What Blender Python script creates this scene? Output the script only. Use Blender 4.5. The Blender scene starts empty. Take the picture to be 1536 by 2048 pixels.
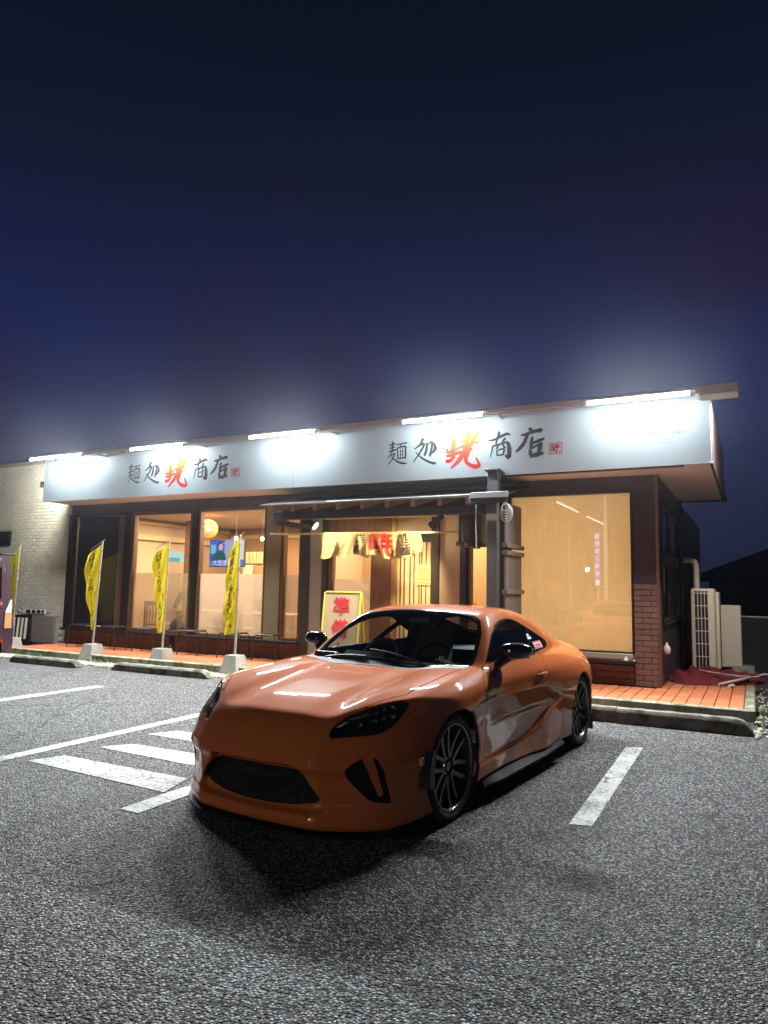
import bpy, math, random
import numpy as np
from mathutils import Vector, Matrix
random.seed(7); RNG=np.random.default_rng(7)
SC=bpy.context.scene; COL=SC.collection
R=math.radians
# ---------------------------------------------------------------- camera
CAM_H,CAM_PITCH,CAM_ROLL,CAM_YAW,CAM_F=1.375,R(6.15),R(1.08),R(27.45),1420.0
def make_camera():
    cy,sy,cp,sp=math.cos(CAM_YAW),math.sin(CAM_YAW),math.cos(CAM_PITCH),math.sin(CAM_PITCH)
    fw=Vector((-sy*cp,cy*cp,sp)); r0=Vector((cy,sy,0)); u0=r0.cross(fw)
    r=r0*math.cos(CAM_ROLL)+u0*math.sin(CAM_ROLL); u=u0*math.cos(CAM_ROLL)-r0*math.sin(CAM_ROLL)
    cd=bpy.data.cameras.new('camera'); cam=bpy.data.objects.new('camera',cd); COL.objects.link(cam)
    M=Matrix.Identity(4)
    for i in range(3): M[i][0]=r[i]; M[i][1]=u[i]; M[i][2]=-fw[i]
    M[2][3]=CAM_H; cam.matrix_world=M
    cd.sensor_fit='VERTICAL'; cd.sensor_height=24.0; cd.lens=CAM_F*24.0/2048; cd.clip_start=.05; cd.clip_end=900
    SC.camera=cam
make_camera()
# ---------------------------------------------------------------- night sky, view, sampling
W=bpy.data.worlds.new('World'); SC.world=W; W.use_nodes=True
def make_world():
    nt=W.node_tree; nt.nodes.clear(); L=nt.links.new
    out=nt.nodes.new('ShaderNodeOutputWorld'); bg=nt.nodes.new('ShaderNodeBackground')
    tc=nt.nodes.new('ShaderNodeTexCoord'); sep=nt.nodes.new('ShaderNodeSeparateXYZ'); cr=nt.nodes.new('ShaderNodeValToRGB')
    nz=nt.nodes.new('ShaderNodeTexNoise'); nz.inputs['Scale'].default_value=3.4; nz.inputs['Detail'].default_value=3
    mix=nt.nodes.new('ShaderNodeMix'); mix.data_type='RGBA'; mix.blend_type='MIX'
    L(tc.outputs['Generated'],sep.inputs[0]); L(sep.outputs['Z'],cr.inputs[0]); L(tc.outputs['Generated'],nz.inputs['Vector'])
    e=cr.color_ramp.elements
    def lin(r,g,b): return tuple(((c/255+.055)/1.055)**2.4 if c>10 else c/255/12.92 for c in (r,g,b))+(1,)
    e[0].position=0.0; e[0].color=lin(26,30,56)
    e[1].position=.95; e[1].color=lin(5,13,25)
    for p,c in ((.12,(31,37,64)),(.20,(34,42,80)),(.30,(27,36,80)),(.40,(23,30,66)),(.50,(19,25,47)),(.64,(9,19,34))):
        x=e.new(p); x.color=lin(*c)
    mr=nt.nodes.new('ShaderNodeMapRange'); mr.inputs[1].default_value=.46; mr.inputs[2].default_value=.68; mr.inputs[4].default_value=.65
    L(nz.outputs['Fac'],mr.inputs[0])
    hi=nt.nodes.new('ShaderNodeMapRange'); hi.inputs[1].default_value=.58; hi.inputs[2].default_value=.42; L(sep.outputs['Z'],hi.inputs[0])
    mu=nt.nodes.new('ShaderNodeMath'); mu.operation='MULTIPLY'; L(mr.outputs[0],mu.inputs[0]); L(hi.outputs[0],mu.inputs[1]); L(mu.outputs[0],mix.inputs['Factor'])
    L(cr.outputs[0],mix.inputs['A']); mix.inputs['B'].default_value=lin(36,22,52)
    L(mix.outputs['Result'],bg.inputs[0]); bg.inputs[1].default_value=1.0; L(bg.outputs[0],out.inputs[0])
make_world()
SC.view_settings.view_transform='Standard'; SC.view_settings.look='None'; SC.view_settings.exposure=0; SC.view_settings.gamma=1
SC.view_settings.use_curve_mapping=False
try:
    SC.cycles.use_denoising=True; SC.cycles.denoiser='OPENIMAGEDENOISE'
    SC.cycles.sample_clamp_indirect=6; SC.cycles.sample_clamp_direct=40
    SC.cycles.caustics_reflective=False; SC.cycles.caustics_refractive=False
    SC.cycles.max_bounces=9; SC.cycles.transparent_max_bounces=16; SC.cycles.blur_glossy=.5
except Exception as ex: print(ex)
LAMP_POWER=515; TUBE_EMIT=112; INT_POWER=4.7
# ---------------------------------------------------------------- helpers
WORLD={}                                     # world matrix of every parent
def tag(o,label=None,cat=None,group=None,kind=None):
    for k,v in (('label',label),('category',cat),('group',group),('kind',kind)):
        if v: o[k]=v
    return o
def thing(name,label,cat,loc=(0,0,0),rz=0,group=None,parent=None):
    o=bpy.data.objects.new(name,None); COL.objects.link(o); o.empty_display_size=.2
    o.location=loc; o.rotation_euler=(0,0,rz)
    WORLD[o.name]=Matrix.Translation(loc)@Matrix.Rotation(rz,4,'Z')
    return tag(o,label,cat,group)
class MB:
    """collects vertices and faces of one mesh"""
    def __init__(s): s.v=[]; s.f=[]
    def add(s,v,f):
        n=len(s.v); s.v+= [tuple(p) for p in v]; s.f+= [tuple(i+n for i in q) for q in f]; return s
    def box(s,x0,x1,y0,y1,z0,z1,b=0):
        if b<=0:
            s.add([(x0,y0,z0),(x1,y0,z0),(x1,y1,z0),(x0,y1,z0),(x0,y0,z1),(x1,y0,z1),(x1,y1,z1),(x0,y1,z1)],
                  [(0,3,2,1),(4,5,6,7),(0,1,5,4),(1,2,6,5),(2,3,7,6),(3,0,4,7)]); return s
        v=[];f=[]
        X=(x0,x1);Y=(y0,y1);Z=(z0,z1)
        idx={}
        for i in (0,1):
            for j in (0,1):
                for k in (0,1):
                    sx,sy,sz=(1,-1)[i],(1,-1)[j],(1,-1)[k]
                    for a,(dx,dy,dz) in enumerate(((0,b,b),(b,0,b),(b,b,0))):
                        idx[i,j,k,a]=len(v); v.append((X[i]+sx*dx,Y[j]+sy*dy,Z[k]+sz*dz))
        c=((x0+x1)/2,(y0+y1)/2,(z0+z1)/2)
        def face(*ids):
            p=[Vector(v[i]) for i in ids]; n=(p[1]-p[0]).cross(p[2]-p[0])
            m=sum(p,Vector())/len(p)-Vector(c)
            f.append(tuple(ids) if n.dot(m)>0 else tuple(reversed(ids)))
        for i in (0,1): face(idx[i,0,0,0],idx[i,1,0,0],idx[i,1,1,0],idx[i,0,1,0])
        for j in (0,1): face(idx[0,j,0,1],idx[1,j,0,1],idx[1,j,1,1],idx[0,j,1,1])
        for k in (0,1): face(idx[0,0,k,2],idx[1,0,k,2],idx[1,1,k,2],idx[0,1,k,2])
        for i in (0,1):
            for j in (0,1): face(idx[i,j,0,0],idx[i,j,1,0],idx[i,j,1,1],idx[i,j,0,1])
        for i in (0,1):
            for k in (0,1): face(idx[i,0,k,0],idx[i,1,k,0],idx[i,1,k,2],idx[i,0,k,2])
        for j in (0,1):
            for k in (0,1): face(idx[0,j,k,1],idx[1,j,k,1],idx[1,j,k,2],idx[0,j,k,2])
        for i in (0,1):
            for j in (0,1):
                for k in (0,1): face(idx[i,j,k,0],idx[i,j,k,1],idx[i,j,k,2])
        s.add(v,f); return s
    def tube(s,pts,r,n=8,cap=True):
        """round bar along a polyline; r one radius or one per point"""
        P=[Vector(p) for p in pts]; rr=[r]*len(P) if not isinstance(r,(list,tuple)) else r
        ref=None; rings=[]
        for i,p in enumerate(P):
            t=(P[min(i+1,len(P)-1)]-P[max(i-1,0)]).normalized()
            if ref is None: ref=Vector((0,0,1)) if abs(t.z)<.9 else Vector((1,0,0))
            u=(ref-t*ref.dot(t)).normalized(); w=t.cross(u); ref=u
            rings.append([p+(u*math.cos(2*math.pi*k/n)+w*math.sin(2*math.pi*k/n))*rr[i] for k in range(n)])
        v=[q for g in rings for q in g]; f=[]
        for i in range(len(P)-1):
            for k in range(n): f.append((i*n+k,i*n+(k+1)%n,(i+1)*n+(k+1)%n,(i+1)*n+k))
        if cap: f.append(tuple(reversed(range(n)))); f.append(tuple(range((len(P)-1)*n,len(P)*n)))
        s.add(v,f); return s
    def lathe(s,prof,n=32,axis='Z',c=(0,0,0),a0=0,a1=2*math.pi):
        """prof: (radius, height) pairs turned about axis"""
        full=abs(a1-a0-2*math.pi)<1e-6; m=n if full else n+1; v=[]
        for k in range(m):
            a=a0+(a1-a0)*k/n; ca,sa=math.cos(a),math.sin(a)
            for r,h in prof:
                if axis=='Z': q=(r*ca,r*sa,h)
                elif axis=='Y': q=(r*sa,h,r*ca)
                else: q=(h,r*ca,r*sa)
                v.append((q[0]+c[0],q[1]+c[1],q[2]+c[2]))
        p=len(prof); f=[]
        for k in range(n):
            a=k*p; b=((k+1)%m)*p
            for i in range(p-1): f.append((a+i,b+i,b+i+1,a+i+1))
        s.add(v,f); return s
    def prism(s,poly,h0,h1,axis='Y'):
        """2-D outline pushed from h0 to h1 along an axis"""
        n=len(poly)
        def pt(p,h): return (p[0],h,p[1]) if axis=='Y' else (h,p[0],p[1]) if axis=='X' else (p[0],p[1],h)
        v=[pt(p,h0) for p in poly]+[pt(p,h1) for p in poly]
        f=[tuple(range(n)),tuple(reversed(range(n,2*n)))]+[(i,i+n,(i+1)%n+n,(i+1)%n) for i in range(n)]
        s.add(v,f); return s
    def build(s,name,mat,parent=None,smooth=False,local=False,loc=None,fix=True):
        me=bpy.data.meshes.new(name); v=s.v
        off=Matrix.Identity(4)
        if parent is not None and not local: off=WORLD[parent.name].inverted()
        if loc is not None: off=Matrix.Translation(Vector(loc)).inverted()@off if parent is None else Matrix.Translation(-(off@Vector(loc)))@off
        v=[off@Vector(p) for p in v] if (parent is not None and not local) or loc is not None else v
        me.from_pydata([tuple(p) for p in v],[],s.f); me.update()
        if fix and len(s.f)<20000:
            import bmesh
            bm=bmesh.new(); bm.from_mesh(me); bmesh.ops.recalc_face_normals(bm,faces=bm.faces); bm.to_mesh(me); bm.free()
        o=bpy.data.objects.new(name,me); COL.objects.link(o)
        if parent is not None:
            o.parent=parent
            if loc is not None: o.location=WORLD[parent.name].inverted()@Vector(loc)
            WORLD[o.name]=WORLD[parent.name]@Matrix.Translation(o.location)
        else:
            if loc is not None: o.location=loc
            WORLD[o.name]=Matrix.Translation(o.location)
        if mat: me.materials.append(mat)
        if smooth:
            me.shade_smooth() if hasattr(me,'shade_smooth') else None
            if smooth!='all':
                try: me.set_sharp_from_angle(angle=R(38 if smooth is True else smooth))
                except Exception: pass
        return o
def box(name,mat,parent,x0,x1,y0,y1,z0,z1,b=0): return MB().box(x0,x1,y0,y1,z0,z1,b).build(name,mat,parent)
def copy_piece(src,parent,loc):
    o=src.copy(); COL.objects.link(o); o.parent=parent
    o.location=WORLD[parent.name].inverted()@Vector(loc) if parent is not None else loc
    return o
def copy_tree(o,parent=None):
    c=o.copy(); COL.objects.link(c); c.parent=parent
    for ch in list(o.children): copy_tree(ch,c)
    return c
# ---------------------------------------------------------------- materials
class N:
    def __init__(s,name):
        s.m=bpy.data.materials.new(name); s.m.use_nodes=True; s.t=s.m.node_tree; s.n=s.t.nodes; s.b=s.n['Principled BSDF']; s.o=s.n['Material Output']
    def new(s,t,**kw):
        x=s.n.new(t)
        for k,v in kw.items(): setattr(x,k,v)
        return x
    def l(s,a,b): s.t.links.new(a,b)
    def coord(s,kind='Object',scale=(1,1,1),rot=(0,0,0)):
        tc=s.new('ShaderNodeTexCoord'); mp=s.new('ShaderNodeMapping'); mp.inputs['Scale'].default_value=scale; mp.inputs['Rotation'].default_value=rot
        if kind=='World':
            g=s.new('ShaderNodeNewGeometry'); s.l(g.outputs['Position'],mp.inputs[0])
        else: s.l(tc.outputs[kind],mp.inputs[0])
        return mp.outputs[0]
    def noise(s,vec,scale,detail=4,rough=.55,dist=0):
        x=s.new('ShaderNodeTexNoise'); x.inputs['Scale'].default_value=scale; x.inputs['Detail'].default_value=detail; x.inputs['Roughness'].default_value=rough; x.inputs['Distortion'].default_value=dist
        s.l(vec,x.inputs['Vector']); return x.outputs['Fac']
    def vor(s,vec,scale,feature='F1',out='Distance',rand=1):
        x=s.new('ShaderNodeTexVoronoi',feature=feature); x.inputs['Scale'].default_value=scale; x.inputs['Randomness'].default_value=rand
        s.l(vec,x.inputs['Vector']); return x.outputs[out]
    def ramp(s,fac,stops):
        x=s.new('ShaderNodeValToRGB'); e=x.color_ramp.elements
        while len(e)<len(stops): e.new(.5)
        for i,(p,c) in enumerate(stops):
            e[i].position=p; e[i].color=(c,c,c,1) if isinstance(c,(int,float)) else tuple(c)+(1,)
        s.l(fac,x.inputs[0]); return x.outputs[0]
    def mix(s,fac,a,b,mode='MIX'):
        x=s.new('ShaderNodeMix',data_type='RGBA',blend_type=mode)
        for sock,v in (('Factor',fac),('A',a),('B',b)):
            i=x.inputs[sock]
            if isinstance(v,(int,float)): i.default_value=v
            elif isinstance(v,tuple): i.default_value=v+(1,) if len(v)==3 else v
            else: s.l(v,i)
        return x.outputs['Result']
    def math(s,op,a,b=None,c=None):
        x=s.new('ShaderNodeMath',operation=op)
        for i,v in enumerate((a,b,c)):
            if v is None: continue
            if isinstance(v,(int,float)): x.inputs[i].default_value=v
            else: s.l(v,x.inputs[i])
        return x.outputs[0]
    def bump(s,h,strength=.3,dist=.01):
        x=s.new('ShaderNodeBump'); x.inputs['Strength'].default_value=strength; x.inputs['Distance'].default_value=dist
        s.l(h,x.inputs['Height']); s.l(x.outputs[0],s.b.inputs['Normal']); return x.outputs[0]
    def set(s,**kw):
        for k,v in kw.items():
            i=s.b.inputs[k.replace('_',' ')]
            if isinstance(v,(int,float)): i.default_value=v
            elif isinstance(v,tuple): i.default_value=v+(1,) if len(v)==3 else v
            else: s.l(v,i)
        return s.m
def plain(name,col,rough=.55,var=.12,scale=9,metal=0,coat=0,bump=.08,spec=.5):
    """one colour with uneven wear, object independent"""
    k=N(name); v=k.coord('World'); n=k.noise(v,scale,5); n2=k.noise(v,scale*7,3)
    c=k.mix(k.ramp(n,[(.3,1-var),(.7,1+var)]) if False else n, tuple(x*(1-var) for x in col), tuple(min(1,x*(1+var)) for x in col))
    k.set(Base_Color=c,Metallic=metal,Coat_Weight=coat,Specular_IOR_Level=spec)
    r=k.new('ShaderNodeMapRange'); k.l(n2,r.inputs[0]); r.inputs[3].default_value=max(.02,rough-.08); r.inputs[4].default_value=min(1,rough+.1)
    k.l(r.outputs[0],k.b.inputs['Roughness'])
    if bump: k.bump(n2,bump,.004)
    return k.m
def wood(name,c1,c2,scale=1,vert=True,rough=.6):
    k=N(name); v=k.coord('World',scale=(26*scale,26*scale,1.3*scale) if vert else (1.3*scale,26*scale,26*scale))
    n=k.noise(v,1.0,6,.6,.6); n2=k.noise(k.coord('World'),2.2,3)
    c=k.mix(k.ramp(n,[(.32,0.0),(.68,1.0)]),c1,c2); c=k.mix(k.math('MULTIPLY',n2,.5),c,tuple(x*.55 for x in c1))
    k.set(Base_Color=c,Roughness=rough); k.bump(n,.35,.004); return k.m
def emit(name,col,s):
    k=N(name); e=k.new('ShaderNodeEmission'); e.inputs[0].default_value=col+(1,); e.inputs[1].default_value=s; k.l(e.outputs[0],k.o.inputs[0]); return k.m
def glass(name,tint=(1,1,1),refl=1.0,rough=0.0,ior=1.5):
    k=N(name); t=k.new('ShaderNodeBsdfTransparent'); t.inputs[0].default_value=tint+(1,); g=k.new('ShaderNodeBsdfGlossy'); g.inputs['Roughness'].default_value=rough
    f=k.new('ShaderNodeLayerWeight'); f.inputs[0].default_value=.5; mx=k.new('ShaderNodeMixShader')
    fr=k.math('ADD',k.math('MULTIPLY',k.math('POWER',f.outputs['Facing'],5.0),.95),.045)
    k.l(k.math('MULTIPLY',fr,refl),mx.inputs[0]); k.l(t.outputs[0],mx.inputs[1]); k.l(g.outputs[0],mx.inputs[2]); k.l(mx.outputs[0],k.o.inputs[0]); return k.m
M={}
def asphalt():
    k=N('asphalt'); v=k.coord('World')
    x=k.new('ShaderNodeTexVoronoi'); x.inputs['Scale'].default_value=88; k.l(v,x.inputs['Vector'])
    sepc=k.new('ShaderNodeSeparateColor'); k.l(x.outputs['Color'],sepc.inputs[0])
    stone=k.ramp(sepc.outputs[0],[(0,.014),(.34,.05),(.58,.18),(1,.62)])
    edge=k.ramp(x.outputs['Distance'],[(.2,1.0),(.7,.10)])
    c=k.mix(1.0,stone,edge,'MULTIPLY')
    big=k.noise(v,.55,4); mid=k.noise(v,5,4)
    c=k.mix(k.ramp(big,[(.35,.0),(.7,.22)]),c,(.035,.034,.033))
    c=k.mix(k.math('MULTIPLY',mid,.16),c,(.085,.083,.08))
    st=k.noise(v,.9,5,.6,1.5); c=k.mix(k.ramp(st,[(.56,0.0),(.72,.62)]),c,(.014,.014,.014))
    cv=k.new('ShaderNodeVectorMath',operation='ADD'); cn=k.new('ShaderNodeTexNoise'); cn.inputs['Scale'].default_value=3; k.l(v,cn.inputs['Vector']); k.l(v,cv.inputs[0]); cs=k.new('ShaderNodeVectorMath',operation='SCALE'); cs.inputs['Scale'].default_value=.5; k.l(cn.outputs['Color'],cs.inputs[0]); k.l(cs.outputs[0],cv.inputs[1])
    ck=k.ramp(k.vor(cv.outputs[0],.38,'DISTANCE_TO_EDGE'),[(.003,.85),(.009,0.0)]); c=k.mix(k.math('MULTIPLY',ck,k.ramp(k.noise(v,.35,2),[(.5,0.0),(.58,1.0)])),c,(.008,.008,.008))
    k.set(Base_Color=c,Roughness=k.ramp(sepc.outputs[1],[(0,.62),(1,.95)]),Specular_IOR_Level=.22)
    h=k.math('SUBTRACT',k.math('MULTIPLY',sepc.outputs[2],.5),x.outputs['Distance'])
    k.bump(h,1.0,.008); return k.m
M['asphalt']=asphalt()
def roadpaint():
    k=N('road_paint'); v=k.coord('World')
    n=k.noise(v,34,5,.7); b=k.noise(v,2.3,3)
    wear=k.ramp(k.math('ADD',k.math('MULTIPLY',n,.75),k.math('MULTIPLY',b,.55)),[(.62,0.0),(.78,1.0)])
    dv=k.new('ShaderNodeVectorMath',operation='ADD'); nn=k.new('ShaderNodeTexNoise'); nn.inputs['Scale'].default_value=6
    k.l(v,nn.inputs['Vector']); sc=k.new('ShaderNodeVectorMath',operation='SCALE'); sc.inputs['Scale'].default_value=.22; k.l(nn.outputs['Color'],sc.inputs[0]); k.l(v,dv.inputs[0]); k.l(sc.outputs[0],dv.inputs[1])
    e=k.vor(dv.outputs[0],3.2,'DISTANCE_TO_EDGE'); cr=k.ramp(e,[(.008,1.0),(.03,0.0)])
    crm=k.math('MULTIPLY',cr,k.ramp(k.noise(v,1.7,2),[(.42,0.0),(.52,1.0)]))
    e2=k.vor(dv.outputs[0],14,'DISTANCE_TO_EDGE'); cr2=k.math('MULTIPLY',k.ramp(e2,[(.01,1.0),(.05,0.0)]),k.ramp(k.noise(v,3.1,2),[(.5,0.0),(.6,.8)]))
    w=k.math('MAXIMUM',k.math('MAXIMUM',wear,crm),cr2)
    x=k.vor(v,105,'F1','Distance'); under=k.mix(x,(.09,.09,.09),(.02,.02,.02))
    c=k.mix(k.noise(v,9,4),(.36,.36,.345),(.52,.52,.50)); c=k.mix(w,c,under)
    k.set(Base_Color=c,Roughness=.7); k.bump(k.math('SUBTRACT',k.noise(v,90,3),w),.5,.004); return k.m
M['paint']=roadpaint()
M['concrete']=plain('weathered_concrete',(.30,.29,.26),.85,.3,7,bump=.4)
def mossy(name,base,moss,lvl=.5):
    k=N(name); v=k.coord('World'); n=k.noise(v,6,6,.65); n2=k.noise(v,60,4,.7)
    g=k.new('ShaderNodeNewGeometry'); sp=k.new('ShaderNodeSeparateXYZ'); k.l(g.outputs['Normal'],sp.inputs[0])
    f=k.ramp(n,[(lvl-.08,0.0),(lvl+.1,1.0)])
    c=k.mix(n2,tuple(x*.6 for x in base),tuple(x*1.3 for x in base)); c=k.mix(f,c,moss)
    k.set(Base_Color=c,Roughness=.9); k.bump(n2,.6,.01); return k.m
M['stop']=mossy('mossy_stop_concrete',(.20,.19,.16),(.055,.055,.03),.5)
M['kerb']=mossy('mossy_kerb_concrete',(.36,.35,.28),(.13,.14,.06),.52)
def tilemat():
    k=N('terracotta_tile'); oi=k.new('ShaderNodeObjectInfo'); v=k.coord('World'); n=k.noise(v,12,4)
    a=k.mix(oi.outputs['Random'],(.52,.150,.055),(.64,.21,.08)); c=k.mix(k.ramp(n,[(.35,0.0),(.75,.5)]),a,(.30,.085,.04))
    k.set(Base_Color=c,Roughness=.55); k.bump(k.noise(v,160,2),.12,.003); return k.m
M['tile']=tilemat()
def brickmat(name,c1,c2,rough=.75):
    k=N(name); oi=k.new('ShaderNodeObjectInfo'); v=k.coord('World'); n=k.noise(v,3,4); n2=k.noise(v,120,4,.7)
    a=k.mix(oi.outputs['Random'],c1,c2); c=k.mix(k.ramp(n,[(.4,0.0),(.8,.45)]),a,tuple(x*.6 for x in c1))
    k.set(Base_Color=c,Roughness=rough); k.bump(n2,.35,.004); return k.m
M['brick']=brickmat('brown_brick',(.17,.088,.070),(.215,.112,.09))
M['wbrick']=brickmat('pale_brick',(.62,.60,.48),(.70,.68,.55))
M['mortar']=plain('grey_mortar',(.16,.12,.10),.9,.2,20); M['wmortar']=plain('pale_mortar',(.55,.55,.50),.9,.1,20)
M['brownwall']=plain('dark_brown_render',(.060,.035,.040),.7,.15,3,bump=.15)
M['darkframe']=plain('dark_bronze_aluminium',(.030,.024,.026),.38,.12,4,metal=.5)
M['bronze']=plain('bronze_aluminium',(.16,.085,.05),.4,.12,4,metal=.4)
M['cream']=plain('cream_soffit',(.78,.68,.59),.75,.06,3)
M['whitepaint']=plain('white_paint',(.74,.74,.72),.5,.05,3)
M['sign']=plain('white_sign_face',(.57,.68,.73),.45,.02,1.2,bump=.02)
M['ink']=plain('sign_ink_charcoal',(.035,.037,.045),.6,.1,6)
M['red']=plain('red_print',(.60,.025,.03),.6,.06,6)
M['orangewood']=wood('warm_cedar',(.34,.19,.09),(.50,.30,.15))
M['brownwood']=wood('brown_stained_wood',(.16,.085,.05),(.24,.13,.075))
M['greywood']=wood('weathered_grey_wood',(.13,.115,.10),(.22,.195,.17))
M['darkwood']=wood('dark_stained_timber',(.022,.02,.022),(.045,.038,.036))
M['palewood']=wood('pale_pine',(.55,.40,.20),(.68,.52,.30))
M['beige']=plain('beige_plaster',(.46,.35,.25),.8,.06,2,bump=.1)
M['greypillar']=plain('grey_plaster_pillar',(.30,.28,.25),.8,.08,2,bump=.1)
M['black']=plain('black_powder_coat',(.018,.018,.02),.35,.1,12)
M['navyblind']=plain('navy_blind',(.012,.013,.02),.65,.1,14)
M['steel']=plain('galvanised_pole',(.52,.50,.45),.35,.1,10,metal=.7)
M['acwhite']=plain('aged_cream_metal',(.66,.58,.47),.5,.1,5)
M['chalk']=plain('white_plastic',(.72,.72,.70),.45,.05,5)
# ================================================================ ground
YW,YS=10.25,9.48                              # facade wall and sign face
def ground():
    g=MB().add([(-70,-60,0),(70,-60,0),(70,110,0),(-70,110,0)],[(0,1,2,3)]).build('car_park_asphalt',M['asphalt']); g['kind']='structure'
    def strip(name,pts):
        o=MB().add([(x,y,.004) for x,y in pts],[tuple(range(len(pts)))]).build(name,M['paint']); o['kind']='structure'
    strip('bay_line',[(-7.90,-1),(-7.72,-1),(-7.72,6.9),(-7.90,6.9)])
    strip('bay_line',[(-5.23,-1.2),(-5.09,-1.2),(-5.22,6.9),(-5.36,6.9)])
    strip('bay_line',[(-3.49,3.28),(-3.33,3.28),(-3.38,6.9),(-3.53,6.9)])
    strip('bay_line',[(-1.02,4.42),(-.89,4.46),(-.92,6.88),(-1.06,6.83)])
    strip('bay_line',[(1.45,4.4),(1.59,4.4),(1.56,6.88),(1.42,6.88)])
    strip('hatch_stripe',[(-5.02,3.77),(-3.52,3.68),(-3.62,4.02),(-4.92,4.03)])
    strip('hatch_stripe',[(-4.95,4.38),(-3.56,4.30),(-3.64,4.62),(-4.78,4.62)])
    strip('hatch_stripe',[(-5.0,4.98),(-3.58,4.92),(-3.66,5.22),(-4.86,5.24)])
    strip('hatch_stripe',[(-5.02,5.58),(-3.60,5.52),(-3.68,5.82),(-4.9,5.84)])
ground()
# ================================================================ tiled terrace
def terrace():
    x0,x1,yf=-12.85,-.02,8.86
    base=MB().box(x0,x1,yf+.10,10.6,-.05,.108).box(-1.125,x1,10.6,11.9,-.05,.1075).build('tiled_terrace',M['mortar']); base['kind']='structure'
    k=MB().box(x0-.1,x1+.0,yf,yf+.10,-.05,.132,.012).box(x1-.11,x1+.0,yf+.102,11.9,-.05,.131,.012).build('kerb_edging',M['kerb'],base)
    tw,tl=.150,.300; g=.009
    rows=[yf+.105+i*tl for i in range(5)]
    src=MB().box(-tw/2+g/2,tw/2-g/2,-tl/2+.008,tl/2-.008,.10,.130,.003)
    first=None; far=MB(); n=0
    cols=int((x1-.115-x0)/tw)
    for c in range(cols):
        xc=x1-.115-tw*(c+.5)
        for r in range(5 if xc<-1.15 else 9):
            yc=yf+.105+tl*(r+.5)
            if yc>10.22 and xc<-1.13: continue
            if yc>11.8: continue
            n+=1
            if n<=290:
                if first is None:
                    first=src.build('tile',M['tile'],base,loc=(0,0,0)); o=first
                else:
                    o=first.copy(); COL.objects.link(o); o.parent=base
                o.location=(xc,yc,random.uniform(-.0012,.0012)); o.rotation_euler=(random.uniform(-.003,.003),random.uniform(-.004,.004),0)
            else: far.box(xc-tw/2+g/2,xc+tw/2-g/2,yc-tl/2+.008,yc+tl/2-.008,.10,.130)
    f=far.build('tile_field',M['tile'],base,fix=False); f['kind']='stuff'
terrace()
def gravel():
    mt=plain('pale_gravel',(.42,.40,.30),.9,.5,60,bump=.3)
    bed=MB().box(-12.9,-1.5,8.50,8.858,-.04,.012).build('gravel_bed',plain('gravel_soil',(.16,.15,.11),.95,.3,14,bump=.6)); bed['kind']='structure'
    m=MB()
    def stone(x,y,r):
        a=random.random()*6.28; e=random.uniform(.6,1.2); v=[]
        for k in range(5): v.append((x+r*math.cos(a+k*1.257)*e,y+r*math.sin(a+k*1.257),.012+r*random.uniform(.05,.3)))
        v.append((x,y,.012+r*random.uniform(.7,1.1))); m.add(v,[(k,(k+1)%5,5) for k in range(5)])
    for i in range(5200):
        stone(random.uniform(-12.8,-1.6),min(8.85,max(8.42,random.gauss(8.68,.13))),random.uniform(.008,.021))
    for i in range(2600):
        stone(random.uniform(-.2,3.2)+.15,random.uniform(7.9,12),random.uniform(.01,.03))
    g=m.build('gravel',mt,fix=False); g['kind']='stuff'
    soil=MB().box(.03,12,8.2,40,-.04,.008).build('side_yard_ground',plain('dark_yard_soil',(.05,.05,.045),.95,.4,6,bump=.6)); soil['kind']='structure'
gravel()
def weeds():
    mt=plain('weed_green',(.06,.11,.025),.7,.3,30,bump=0)
    m=MB()
    for cx,cy,n,h in ((-11.6,8.75,70,.10),(-10.1,8.82,40,.07),(-8.2,8.84,40,.06),(-6.7,8.84,50,.08),(-4.9,8.84,40,.07),(.15,9.3,120,.08),(.3,8.6,120,.06),(-.3,8.62,60,.05),(.5,10.2,120,.09)):
        for i in range(n):
            x=cx+random.gauss(0,.14); y=cy+random.gauss(0,.04); a=random.random()*6.28; hh=h*random.uniform(.4,1); w=.006+.006*random.random()
            dx,dy=math.cos(a)*hh*.6,math.sin(a)*hh*.6; px,py=-math.sin(a)*w,math.cos(a)*w
            m.add([(x-px,y-py,.008),(x+px,y+py,.008),(x+dx*.6+px*1.3,y+dy*.6+py*1.3,.01+hh*.7),(x+dx,y+dy,.01+hh),(x+dx*.6-px*1.3,y+dy*.6-py*1.3,.01+hh*.7)],[(0,1,2,3,4)])
    o=m.build('weeds',mt,fix=False); o['kind']='stuff'
weeds()
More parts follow.
